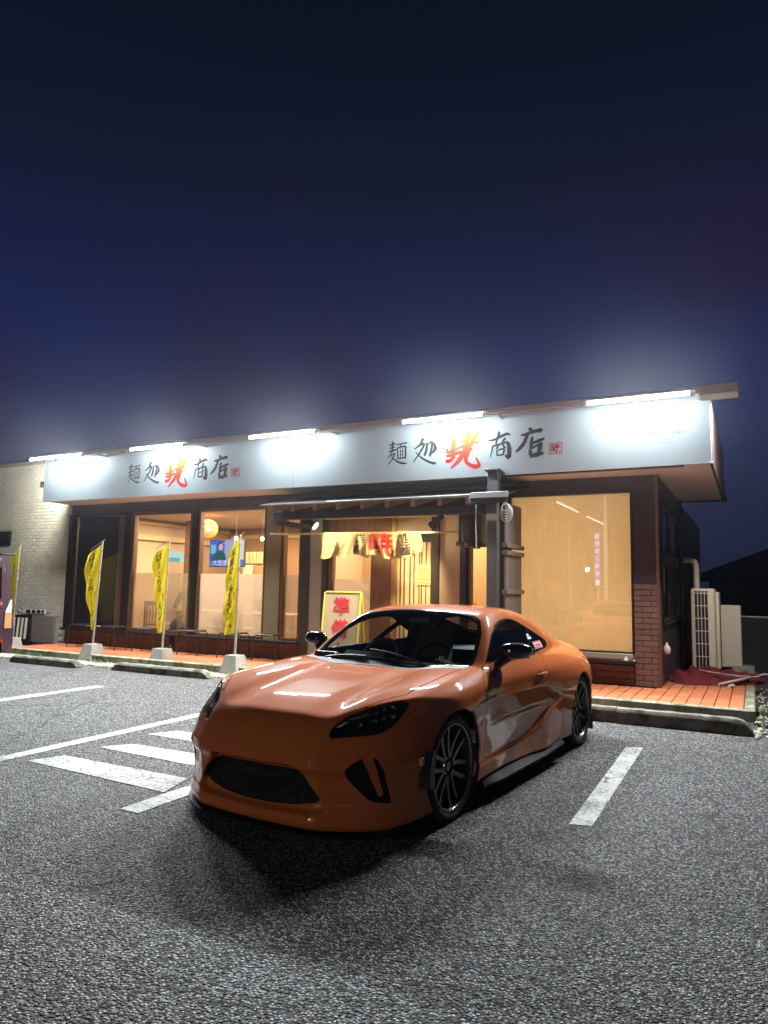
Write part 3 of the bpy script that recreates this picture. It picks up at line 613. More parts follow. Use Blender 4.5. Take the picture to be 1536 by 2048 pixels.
def sign():
    S=thing('sign_board','long white sign board with black and orange brush lettering under the fluorescent tubes','sign board',(-6.55,YS,3.4))
    x=[-12.71,-9.75,-6.6,-3.5,-.40]
    for i in range(4): MB().box(x[i]+.001,x[i+1]-.001,YS,YS+.05,3.0,3.84,.002).build('sign_panel',M['sign'],S)
    MB().box(-12.73,-.38,YS-.008,YS+.055,3.842,3.862,.003).box(-12.73,-.38,YS-.006,YS+.055,2.982,2.998,.003).build('frame',M['whitepaint'],S)
    for ox in (-9.145,-3.660):
        for k,mt,nm in (('noodle','ink','character'),('place','ink','character'),('dawn','dawn','character'),('trade','ink','character'),('shop','ink','character')):
            m=MB()
            for i,st in enumerate(STROKES[k]): brush(m,[(ox+a,3.390+b,w) for a,b,w in st],YS-.003-.0003*i)
            m.build(nm,M[mt],S,fix=False)
        sx=ox+1.34; m=MB(); a,b=.088,.078
        for q in ((-a,-a,-b,b),): pass
        m.box(sx-a,sx+a,YS-.004,YS-.001,3.308+b-.008,3.308+b).box(sx-a,sx+a,YS-.004,YS-.001,3.308-b,3.308-b+.008).box(sx-a,sx-a+.008,YS-.0042,YS-.001,3.308-b,3.308+b).box(sx+a-.008,sx+a,YS-.0042,YS-.001,3.308-b,3.308+b)
        st=m.build('seal',M['red'],S); text_mesh('暁',.135,M['red'],'character',st,(sx,YS-.003,3.300),bold=.0015)
    text_mesh('AKATSUKI',.062,M['ink'],'lettering',S,(-.93,YS-.003,3.40),spacing=1.62,bold=-.0008)
    text_mesh('MENDOKORO',.026,plain('faint_print',(.30,.30,.32),.6,.1),'lettering',S,(-.93,YS-.003,3.333),spacing=1.4); text_mesh('TOCHIGI',.026,bpy.data.materials['faint_print'],'lettering',S,(-.93,YS-.003,3.281),spacing=1.3)
sign()
M['tube']=emit('fluorescent_tube',(.90,.97,1.0),TUBE_EMIT)
M['batten']=plain('white_lamp_batten',(.68,.66,.64),.4,.05,4)
def tubes():
    YT,ZT=9.02,3.755
    rail=tag(MB().box(-12.62,-.50,YT+.03,YT+.075,ZT+.012,ZT+.085,.004).box(-.50,-.08,YT+.02,YT+.32,ZT-.02,ZT+.095,.006).build('lamp_rail',plain('beige_lamp_rail',(.50,.42,.37),.5,.06,3)),'pale metal rail running above the top edge of the sign board','rail')
    for x in (-12.4,-10.95,-8.45,-5.77,-3.06,-.52): MB().box(x-.018,x+.018,YT+.05,YS+.02,ZT+.03,ZT+.06,.004).build('bracket_arm',M['batten'],rail)
    arms=((-12.53,-11.07),(-9.81,-8.57),(-7.16,-5.89),(-4.40,-3.18),(-1.80,-.58))
    lb=('fluorescent tube at the far end of the sign beside the pale brick wall','fluorescent tube above the far set of brush characters','fluorescent tube over the blank sign centre between both sets of characters','fluorescent tube above the nearer set of brush characters','fluorescent tube above the small AKATSUKI lettering')
    for i,(a,b) in enumerate(arms):
        L=thing('fluorescent_lamp',lb[i],'fluorescent lamp',((a+b)/2,YT,ZT),0,'tubes lighting the sign')
        MB().box(a-.05,b+.05,YT+.002,YT+.028,ZT+.012,ZT+.05,.004).build('batten',M['batten'],L)
        MB().tube([(a,YT-.012,ZT),(b,YT-.012,ZT)],.016,10).build('tube',M['tube'],L,smooth=True)
        for s in (a,b): MB().box(s-.02,s+.006 if s==a else s+.02,YT-.03,YT+.02,ZT-.02,ZT+.02,.004).build('holder',M['batten'],L)
        ld=bpy.data.lights.new('tube_or_added_light','AREA'); ld.shape='RECTANGLE'; ld.size=b-a; ld.size_y=.05; ld.energy=LAMP_POWER; ld.color=(.93,.97,1.0)
        lo=bpy.data.objects.new('tube_or_added_light',ld); COL.objects.link(lo); lo.parent=L; lo.location=(0,-.045,-.012)
        d=Vector((0,-.85,-.52)).normalized(); lo.rotation_euler=d.to_track_quat('-Z','Y').to_euler()
tubes()
def added_end_lights():  # area lights without fixture, added past the sign ends to brighten wall and yard
    for loc,d,e,c in (((-.14,9.53,3.70),(-.12,.78,-.62),110,(1,.93,.86)),((-12.80,9.53,3.70),(-.62,.52,-.60),62,(1,.98,.90))):
        ld=bpy.data.lights.new('tube_or_added_light','AREA'); ld.shape='RECTANGLE'; ld.size=.25; ld.size_y=.05; ld.energy=e; ld.color=c
        lo=bpy.data.objects.new('tube_or_added_light',ld); COL.objects.link(lo); lo.location=loc; lo.rotation_euler=Vector(d).to_track_quat('-Z','Y').to_euler()
added_end_lights()
# ================================================================ lamps inside
WARM=(1.0,.77,.48)
def area(name,loc,sx,sy,p,direction,col=WARM,parent=None):
    ld=bpy.data.lights.new(name,'AREA'); ld.shape='RECTANGLE'; ld.size=sx; ld.size_y=sy; ld.energy=p*INT_POWER; ld.color=col
    o=bpy.data.objects.new(name,ld); COL.objects.link(o); o.location=loc; o.rotation_euler=Vector(direction).to_track_quat('-Z','Y').to_euler(); return o
area('ceiling_light',(-9.6,12.6,2.86),4.2,2.6,150,(0,0,-1)); 
area('ceiling_light',(-5.3,11.5,2.86),2.2,1.2,45,(0,0,-1))
area('blind_room_light',(-2.35,12.3,1.7),1.9,2.2,31,(0,-1,0),(1,.86,.66))
area('ceiling_light',(-8.3,11.5,2.86),1.2,.5,20,(0,0,-1),(1,.93,.85)); area('ceiling_light',(-2.2,12.8,2.8),1.2,1.2,12,(0,.3,-1))
# ================================================================ things seen through the windows
M['bulb']=emit('warm_bulb',(1,.78,.45),14); M['rattan']=plain('rattan',(.62,.36,.12),.6,.2,20)
def pendant(x,y,z):
    p=thing('pendant_lamp','round woven rattan pendant lamp behind the third window','pendant lamp',(x,y,z))
    m=MB(); rr=.20
    for i in range(34):
        a=Vector((random.gauss(0,1),random.gauss(0,1),random.gauss(0,1))).normalized(); u=a.orthogonal().normalized(); w=a.cross(u); off=random.uniform(-.10,.10); r=math.sqrt(rr*rr-off*off)
        m.tube([Vector((x,y,z))+a*off+(u*math.cos(t/14*6.2832)+w*math.sin(t/14*6.2832))*r for t in range(15)],.006,4,False)
    m.build('shade',M['rattan'],p,fix=False); MB().lathe([(.0,.05),(.03,.04),(.045,0),(.03,-.04),(0,-.05)],12,'Z',(x,y,z)).build('bulb',M['bulb'],p,smooth='all')
    MB().tube([(x,y,z+.2),(x,y,2.9)],.008,6).build('cord',M['black'],p)
pendant(-10.56,12.0,2.6)
def bare(x,y,z,l):
    p=thing('ceiling_bulb',l,'lamp',(x,y,z),0,'bare bulbs on the restaurant ceiling'); MB().lathe([(0,.045),(.03,.035),(.04,0),(.03,-.035),(0,-.045)],12,'Z',(x,y,z)).build('bulb',M['bulb'],p,smooth='all')
    MB().tube([(x,y,z+.04),(x,y,z+.12)],.022,8).tube([(x,y,z+.12),(x,y,2.9)],.006,6).build('holder',M['black'],p)
bare(-10.19,12.5,2.43,'bare warm bulb at the top of the third flag banner'); bare(-9.47,12.5,2.40,'bare warm bulb at the right of the third window above the menu cards')
bare(-5.75,11.2,2.0,'bare warm bulb just under the noren curtain')
def tv():
    x0,x1,y,z0,z1=-11.79,-10.75,13.5,1.84,2.46
    t=thing('television','wall mounted television showing a man in a dark suit on a blue background','television',((x0+x1)/2,y,z0))
    MB().box(x0-.02,x1+.02,y,y+.05,z0-.02,z1+.02,.006).build('casing',M['black'],t)
    def scr(n,c,s,*b,k=0): return MB().box(b[0],b[1],y-.004-k*.002,y-.001-k*.002,b[2],b[3]).build(n,emit('screen_'+n,c,s),sc if n!='screen' else t)
    sc=None; sc=scr('screen',(.06,.14,.80),1.0,x0,x1,z0,z1)
    scr('backdrop',(.45,.48,.80),.9,x0+.45,x0+.72,z0+.1,z1,k=1); scr('side_panel',(.80,.85,.75),.95,x0+.72,x1,z0+.16,z1,k=2); scr('globe',(.25,.62,.85),.9,x0+.02,x0+.18,z0+.30,z0+.52,k=1)
    m=MB().add([(x0+.05,y-.009,z0+.12),(x0+.52,y-.009,z0+.12),(x0+.47,y-.009,z0+.30),(x0+.36,y-.009,z0+.36),(x0+.24,y-.009,z0+.36),(x0+.12,y-.009,z0+.29)],[(0,1,2,3,4,5)]); m.build('suit',emit('screen_suit',(.03,.15,.14),.8),sc,fix=False)
    def oval(n,cx,cz,a,b,c,k): MB().add([(cx+a*math.cos(i/16*6.283),y-.009-k*.002,cz+b*math.sin(i/16*6.283)) for i in range(16)],[tuple(range(16))]).build(n,emit('screen_'+n,c,.9),sc,fix=False)
    oval('hair',x0+.32,z0+.50,.085,.095,(.03,.02,.03),1); oval('face',x0+.335,z0+.465,.07,.085,(.85,.55,.42),2)
    scr('caption',(.10,.25,.75),1.0,x0,x1,z0+.01,z0+.13,k=3); text_mesh('大型連休',.15,emit('screen_text',(.85,.75,1.0),1.1),'caption_text',sc,(x0+.40,y-.014,z0+.07))
tv()
for i,x in enumerate((-11.40,-11.18,-10.96,-10.74)):
    m=thing('menu_card',('handwritten menu card beside the third flag pole, leftmost of the row','handwritten menu card, second from the flag pole','handwritten menu card, third from the flag pole','handwritten menu card nearest the window edge')[i],'menu card',(x,14.4,2.08),0,'menu cards on the back wall')
    MB().box(x-.095,x+.095,14.39,14.40,1.96,2.23).build('card',M['palewood'],m)
    g=MB()
    for r in range(4): g.box(x-.06,x+.06-random.uniform(0,.06),14.386,14.39,2.17-r*.05,2.178-r*.05)
    g.build('writing',M['ink'],m)
tag(MB().box(-11.6,-10.4,14.41,14.6,1.05,1.93).box(-11.6,-10.4,14.38,14.6,1.93,1.955).build('back_counter',M['orangewood']),'wooden back counter with dishes under the menu cards','counter')
tag(MB().box(-11.45,-11.15,14.33,14.40,1.60,1.90,.02).build('poster',plain('pale_green_poster',(.45,.55,.48),.6,.3,14)),'pale green poster under the menu cards','poster')
def chair(x,y,rz,l):
    c=thing('dining_chair',l,'chair',(x,y,.14),rz,'wooden chairs behind the frosted film'); w=M['orangewood']
    MB().box(-.21,.21,-.21,.21,.42,.46,.01).build('seat',w,c,local=True)
    for sx in (-1,1):
        MB().box(sx*.19-.02,sx*.19+.02,-.21,-.17,0,.88,.004).build('leg',w,c,local=True); MB().box(sx*.19-.02,sx*.19+.02,.17,.21,0,.42,.004).build('leg',w,c,local=True)
    b=MB().box(-.21,.21,-.205,-.175,.82,.90,.006).build('backrest',w,c,local=True)
    for i in range(5): MB().box(-.135+.0675*i-.012,-.135+.0675*i+.012,-.20,-.18,.46,.82).build('slat',w,b,local=True)
chair(-10.55,10.66,0.1,'broad wooden chair back showing through the film of the second window'); chair(-9.02,10.72,2.9,'wooden chair behind the film at the left of the third window'); chair(-8.55,10.68,0.05,'wooden chair behind the film just left of the third flag banner')
def table(x,y,l):
    t=thing('dining_table',l,'table',(x,y,.14)); MB().box(x-.6,x+.6,y-.38,y+.38,.80,.84,.008).build('tabletop',M['orangewood'],t)
    for sx in (-1,1):
        for sy in (-1,1): MB().box(x+sx*.53-.03,x+sx*.53+.03,y+sy*.32-.03,y+sy*.32+.03,.14,.80).build('leg',M['orangewood'],t)
table(-8.4,11.75,'wooden dining table behind the film of the third window'); table(-10.4,11.9,'wooden dining table behind the person in the second window')
chair(-8.0,12.4,3.1,'wooden chair on the far side of the table in the third window'); chair(-10.05,12.55,3.0,'wooden chair at the far side of the table behind the second window')
def skin(name,verts,edges,mat,parent,sub=2,root=0):
    me=bpy.data.meshes.new(name); me.from_pydata([v[:3] for v in verts],edges,[]); o=bpy.data.objects.new(name,me); COL.objects.link(o)
    md=o.modifiers.new('skin','SKIN'); 
    for i,v in enumerate(verts):
        s=me.skin_vertices[0].data[i]; s.radius=(v[3],v[4] if len(v)>4 else v[3]); s.use_root=(i==root)
    ms=o.modifiers.new('sub','SUBSURF'); ms.levels=sub; ms.render_levels=sub
    dg=bpy.context.evaluated_depsgraph_get(); m2=bpy.data.meshes.new_from_object(o.evaluated_get(dg)); o.modifiers.clear(); o.data=m2; m2.materials.clear(); m2.materials.append(mat)
    m2.shade_smooth(); o.parent=parent; return o
def diner():
    p=thing('person','person in a dark jacket sitting behind the frosted film of the second window','person',(-9.82,10.72,.14),R(200))
    cl=plain('dark_navy_jacket',(.018,.022,.035),.8,.2,12); sk=plain('skin',(.50,.29,.20),.55,.08,9); hr=plain('black_hair',(.012,.010,.010),.5,.2,30)
    v=[(0,0,.55,.16,.13),(0,.01,.75,.15,.11),(0,.0,.98,.17,.12),(0,-.01,1.10,.12,.09),(0,0,1.17,.055),(0,.015,1.25,.06,.07),(0,.02,1.33,.078,.092),(0,.015,1.40,.06,.075),
       (-.19,-.01,1.06,.062),(-.25,.10,.82,.05),(-.14,.30,.80,.036),(-.09,.37,.80,.03),(.19,-.01,1.06,.062),(.25,.10,.82,.05),(.14,.30,.80,.036),(.09,.37,.80,.03),
       (-.10,.05,.52,.09),(-.13,.42,.50,.075),(-.13,.44,.10,.05),(-.13,.54,.03,.04),(.10,.05,.52,.09),(.13,.42,.50,.075),(.13,.44,.10,.05),(.13,.54,.03,.04)]
    e=[(0,1),(1,2),(2,3),(3,4),(4,5),(5,6),(6,7),(3,8),(8,9),(9,10),(10,11),(3,12),(12,13),(13,14),(14,15),(0,16),(16,17),(17,18),(18,19),(0,20),(20,21),(21,22),(22,23)]
    b=skin('body',v,e,cl,p)
    b.data.materials.append(sk)
    for f in b.data.polygons:
        if f.center.z>1.19 or (f.center.y>.33 and f.center.z>.7): f.material_index=1
    skin('hair',[(0,-.02,1.28,.075,.07),(0,-.005,1.37,.088,.10),(0,.0,1.415,.07,.085)],[(0,1),(1,2)],hr,p)
    s=thing('stool_seat','low wooden stool under the person behind the film','stool',(-9.82,10.72,.14)); MB().lathe([(0,.0),(.15,.0),(.17,.38),(.2,.38),(.2,.42),(0,.42)],20,'Z',(-9.82,10.72,.14)).build('seat',M['orangewood'],s,smooth=True)
diner()
# track spot at the top right of the third window
def spot_can(name,label,loc,aim,r,l,lit,bracket):
    o=thing(name,label,'spotlight',loc); d=Vector(aim).normalized(); c=Vector(loc)
    MB().tube([c-d*l*.5,c-d*l*.45,c+d*l*.1,c+d*l*.35,c+d*l*.5],[r*.5,r*.7,r*.75,r*1.1,r*1.15],16,False).build('housing',M['black'],o,smooth=True)
    MB().tube([c-d*l*.2,Vector(bracket)],.012,8).build('bracket',M['black'],o)
    q=d.to_track_quat('Z','Y'); ring=[c+d*l*.42+q@Vector((r*1.05*math.cos(k/20*6.283),r*1.05*math.sin(k/20*6.283),0)) for k in range(20)]
    MB().add(ring,[tuple(range(20))]).build('lens',M['spotlens'] if lit else M['dimlens'],o,fix=False)
    MB().add([c-d*l*.49+q@Vector((r*.52*math.cos(k/14*6.283),r*.52*math.sin(k/14*6.283),0)) for k in range(14)],[tuple(range(14))]).build('back_cap',M['black'],o,fix=False)
    if lit:
        ld=bpy.data.lights.new('spot_light','SPOT'); ld.energy=lit; ld.spot_size=R(105); ld.spot_blend=.7; ld.color=(1,.74,.38); ld.shadow_soft_size=.05
        s=bpy.data.objects.new('spot_light',ld); COL.objects.link(s); s.location=c+d*l*.56; s.rotation_euler=d.to_track_quat('-Z','Y').to_euler()
    return o
M['spotlens']=emit('lit_spot_lens',(1,.86,.55),12); M['dimlens']=plain('dim_lens',(.3,.25,.2),.2)
spot_can('track_spot','black track spotlight at the top corner of the third window',(-7.92,10.8,2.66),(-.5,-.2,-1),.035,.14,0,(-7.9,10.8,2.9))
spot_can('porch_spotlight','lit spotlight under the porch at the left end of the noren curtain',(-6.20,9.47,2.38),(.72,.02,-.48),.06,.16,260,(-6.2,9.47,2.60))
spot_can('porch_spotlight','black can spotlight under the porch at the right end of the noren curtain',(-4.02,9.40,2.36),(-.66,.22,-.55),.062,.24,260,(-3.90,9.45,2.58))
# ================================================================ noren curtain
def noren():
    n=thing('noren_curtain','short cream noren curtain with red and black characters hung on a bamboo pole','noren',(-5.25,9.5,2.22))
    MB().tube([(-7.13,9.62,2.24),(-3.72,9.62,2.21)],.017,8).build('pole',M['palewood'],n,smooth=True)
    ck=k=N('cream_cotton'); v=k.coord('World'); c=k.mix(k.noise(v,30,4),(.66,.53,.30),(.76,.63,.38)); k.n.remove(k.b); d=k.new('ShaderNodeBsdfDiffuse'); t=k.new('ShaderNodeBsdfTranslucent'); k.l(c,d.inputs[0]); k.l(c,t.inputs[0]); mx=k.new('ShaderNodeMixShader'); mx.inputs[0].default_value=.35; k.l(d.outputs[0],mx.inputs[1]); k.l(t.outputs[0],mx.inputs[2]); k.l(mx.outputs[0],k.o.inputs[0])
    xs=[-6.10,-5.68,-5.26,-4.80,-4.39]
    def surf(i,u,w):
        x=xs[i]-.02+(xs[i+1]-xs[i]+.04)*u; z=2.215-.36*w*(1+.10*math.sin(u*5+i*2))+(.05*u*w if i==3 else 0)
        y=9.61-.05*w*math.sin(u*6.3+i*1.7)-.10*w*w*math.sin(u*3.1+i)-.028*math.sin(u*15+i*3)*w
        return Vector((x+.03*w*math.sin(i*2.2+w*3),y,z))
    for i in range(4):
        m=MB(); a,b=26,12
        m.add([surf(i,p/a,q/b) for q in range(b+1) for p in range(a+1)],[(q*(a+1)+p,q*(a+1)+p+1,(q+1)*(a+1)+p+1,(q+1)*(a+1)+p) for q in range(b) for p in range(a)])
        o=m.build('cloth_panel',ck.m,n,smooth='all',fix=False)
        for s,mt,u0,w0,sz in (((),(('店','black',.66,.25,.17),('商','black',.60,.76,.16)),(('暁','red',.5,.5,.36),),(('処','black',.36,.25,.17),('麺','black',.38,.72,.18)))[i] if i else ()):
            cpy=text_mesh(s,sz,M['red'] if mt=='red' else M['black'],'character',o,(0,0,0),fat=.008 if mt=='red' else .002,depth=0)
            me=cpy.data; cpy.location=(0,0,0); cpy.rotation_euler=(0,0,0)
            import bmesh
            bm=bmesh.new(); bm.from_mesh(me); bmesh.ops.triangulate(bm,faces=bm.faces); bmesh.ops.subdivide_edges(bm,edges=[e for e in bm.edges if e.calc_length()>.03],cuts=1); bm.to_mesh(me); bm.free()
            W0=WORLD[o.name].inverted()
            for vt in me.vertices:
                u=u0+vt.co.x/.43; w=w0-vt.co.y/.36; p=surf(i,min(1,max(0,u)),min(.99,max(0.01,w))); vt.co=W0@(p+Vector((0,-.009,0)))
noren()
# ================================================================ A-board
def aboard():
    A=thing('a_board_sign','cream folding sign board with red characters for getting ready and a yellow frame','a-board',(-5.5,9.3,.13),R(8))
    fr=plain('yellow_frame',(.72,.58,.06),.5,.06,6); bd=plain('cream_board',(.52,.37,.20),.6,.05,6)
    h,w,t=1.17,.56,.30
    def lean(m,sgn,name,mat,par):
        for i,(x,y,z) in enumerate(m.v): m.v[i]=(x,y+sgn*(-t)*(1-z/h)*.62,z)
        return m.build(name,mat,par,local=True)
    f=lean(MB().box(-w/2,w/2,-.012,.0,.10,h,.002),1,'board',bd,A)
    lean(MB().box(-w/2-.022,-w/2,-.02,.012,0,h,.003).box(w/2,w/2+.022,-.02,.012,0,h,.003).box(-w/2,w/2,-.02,.012,h-.001,h+.02,.003),1,'frame',fr,A)
    lean(MB().box(-w/2-.022,-w/2,.03,.05,0,h,.003).box(w/2,w/2+.022,.03,.05,0,h,.003),-1,'rear_frame',fr,A)
    ang=math.atan2(t*.62,h)
    for i,ch in enumerate('準備中'):
        z=h-.22-.33*i; y=-.62*t*(1-z/h)-.016
        o=text_mesh(ch,.28,M['red'],'character',None,(0,0,0),fat=.007,depth=.0003); o.parent=A; o.location=(0.0,y,z); o.rotation_euler=(math.pi/2-ang,0,0)
aboard()
# ================================================================ flags
def flag(x,y,label,seed,top=2.16,lean=0.0,wind=1.0,Wd=.46):
    rnd=random.Random(seed); F=thing('flag_banner',label,'banner',(x,y,0),0,'yellow ramen banners along the terrace')
    b=MB(); b.add([(-.17,-.17,0),(.17,-.17,0),(.17,.17,0),(-.17,.17,0),(-.11,-.11,.30),(.11,-.11,.30),(.11,.11,.30),(-.11,.11,.30)],[(0,3,2,1),(4,5,6,7),(0,1,5,4),(1,2,6,5),(2,3,7,6),(3,0,4,7)]).build('base',M['concrete'],F,local=True)
    MB().tube([(0,0,.28),(lean*.3,0,.75)],.021,10).tube([(lean*.3,0,.75),(lean,0,top)],.013,10).tube([(lean*.62,0,1.40),(lean*.65,0,1.46)],.019,10).build('pole',M['steel'],F,smooth=True,local=True)
    d=Vector((-.95,.30,0)).normalized(); nn=Vector((-d.y,d.x,0))
    tp=Vector((lean,0,top-.01))
    MB().tube([tp-d*.10+Vector((0,0,.035)),tp+d*.50+Vector((0,0,-.13))],.006,6).build('crossbar',M['steel'],F,smooth=True,local=True)
    def surf(u,t):          # u across, t down
        z=top-.05-.21*u*(1-t)-t*1.50-.05*u*t; k=Wd*u*(1-.35*t**2*wind)
        p=Vector((lean*(z/top),0,0))+d*(k+.012)+nn*(.05*math.sin(3.0*t+seed)*u*wind+.018*math.sin(16*t-9*u+seed)*u); p.z=z; return p
    a,c=14,60; yk=k=N('yellow_banner_cloth') if 'yellow_banner_cloth' not in bpy.data.materials else None
    if yk:
        n=yk.noise(yk.coord('World'),40,3); col=yk.mix(n,(.60,.52,.018),(.70,.61,.03)); yk.n.remove(yk.b); df=yk.new('ShaderNodeBsdfDiffuse'); tr=yk.new('ShaderNodeBsdfTranslucent'); yk.l(col,df.inputs[0]); yk.l(col,tr.inputs[0]); mx=yk.new('ShaderNodeMixShader'); mx.inputs[0].default_value=.4; yk.l(df.outputs[0],mx.inputs[1]); yk.l(tr.outputs[0],mx.inputs[2]); yk.l(mx.outputs[0],yk.o.inputs[0])
    o=MB().add([surf(p/a,q/c) for q in range(c+1) for p in range(a+1)],[(q*(a+1)+p,q*(a+1)+p+1,(q+1)*(a+1)+p+1,(q+1)*(a+1)+p) for q in range(c) for p in range(a)]).build('cloth',bpy.data.materials['yellow_banner_cloth'],F,smooth='all',local=True,fix=False)
    m=MB()
    for t in (.08,.33,.55,.78,.97): p=surf(0,t); m.tube([p-d*.03,p+d*.03],.007,5)
    m.build('tie',M['black'],F,local=True)
    def put(ch,t0,u0,sz,mat,name='character',bold=.004):
        q=text_mesh(ch,sz,mat,name,None,(0,0,0),fat=bold,depth=0); q.parent=o; q.location=(0,0,0); q.rotation_euler=(0,0,0)
        import bmesh
        bm=bmesh.new(); bm.from_mesh(q.data); bmesh.ops.triangulate(bm,faces=bm.faces); bm.to_mesh(q.data); bm.free()
        for vt in q.data.vertices:
            u=min(.99,max(.01,u0-vt.co.x/Wd)); t=min(.995,max(.005,t0-vt.co.y/1.5)); p=surf(u,t); vt.co=p-nn*(-.004) if False else p+(Vector((.0,-1,0))*.004)
    for i,ch in enumerate('はまぐり'): put(ch,.09+.105*i,.60,.15 if i else .17,M['ink'])
    for t,ch in zip((.515,.60,.69,.80),'ラ|メン'): put(ch,t,.60,.19 if ch!='|' else .15,M['ink'])
    put('喜',.575,.26,.075,M['red'],bold=.001); put('多',.62,.26,.075,M['red'],bold=.001)
    put('の',.91,.72,.08,M['red'],bold=.001); put('味',.92,.45,.07,M['ink'],bold=.001)
flag(-10.46,9.00,'yellow ramen banner in front of the dark blind window',1,2.13,.10,1.5)
flag(-8.90,9.10,'yellow ramen banner in front of the second window with the seated diner',2,2.13,.05,1.1)
flag(-7.22,8.94,'yellow ramen banner in front of the third window and television',5,2.19,0.02,.6,.36)
flag(-12.75,9.05,'yellow ramen banner half hidden behind the purple van',4,2.12,.05,.8)
# ================================================================ stools on the terrace
def stool(x,y,rz,label,z0=.13):
    s=thing('terrace_stool',label,'stool',(x,y,z0),rz,'black metal stools under the windows'); h=.42;w=.225
    for a in (0,1):
        pts=[]
        for k in range(5): an=math.pi/2*k/4; pts.append((-w+.06-.06*math.cos(an),h-.06+.06*math.sin(an)))
        pr=[(-w-.02,0)]+pts+[(-p,q) for p,q in reversed(pts)]+[(w+.02,0)]
        yy=.13 if a else -.13
        MB().tube([(p,yy,q) for p,q in pr],.0105,7).build('leg_frame',M['black'],s,smooth=True,local=True)
    MB().box(-.19,.19,-.15,.15,h+.0,h+.022,.008).build('seat',M['black'],s,local=True)
for i,(x,y,a,l) in enumerate(((-11.72,9.82,.1,'black metal stool at the far left, below the dark blind window'),(-10.86,9.80,-.1,'black metal stool just right of the first banner'),(-10.0,9.84,.06,'black metal stool below the second window, left of its banner'),(-8.96,9.90,-.05,'black metal stool between the second and third banners'),(-8.05,9.92,.1,'black metal stool behind the third banner pole'),(-7.32,9.94,.02,'black metal stool at the right, nearest the entrance'))): stool(x,y,a,l)
# ================================================================ wheel stops
def stop(x0,x1,y,label,h=.125,sq=''):
    L=x1-x0; n=26; v=[];f=[]; prof=[(-.085,0),(-.08,.75),(-.055,.97),(0,1.0),(.055,.97),(.08,.75),(.085,0)]
    rows=0
    for i in range(n+1):
        s=i/n*L; e=min(s if 'l' not in sq else 9,L-s if 'r' not in sq else 9); k=math.sqrt(max(0.02,1-(1-min(1,e/.16))**2))
        for (a,b) in prof: v.append((x0+s,y+a*(.72+.28*k),h*b*k*(1+.02*math.sin(s*23+a*40))))
    p=len(prof)
    for i in range(n):
        for j in range(p-1): f.append((i*p+j,(i+1)*p+j,(i+1)*p+j+1,i*p+j+1))
    f.append(tuple(range(p))); f.append(tuple(reversed(range(n*p,(n+1)*p))))
    m=MB().add(v,f); o=m.build('wheel_stop',M['stop'],None,smooth=True,loc=((x0+x1)/2,y,0)); tag(o,label,'wheel stop','concrete wheel stops along the bays')
stop(-11.42,-9.74,8.15,'mossy concrete wheel stop at the left, next to the purple van'); stop(-9.16,-7.16,8.33,'mossy concrete wheel stop in the empty bay left of the orange coupe')
stop(-3.2,-1.345,8.10,'mossy concrete wheel stop mostly hidden behind the orange coupe',.16,'r'); stop(-1.335,-.04,8.08,'mossy concrete wheel stop with its rounded end near the terrace corner',.16,'l')
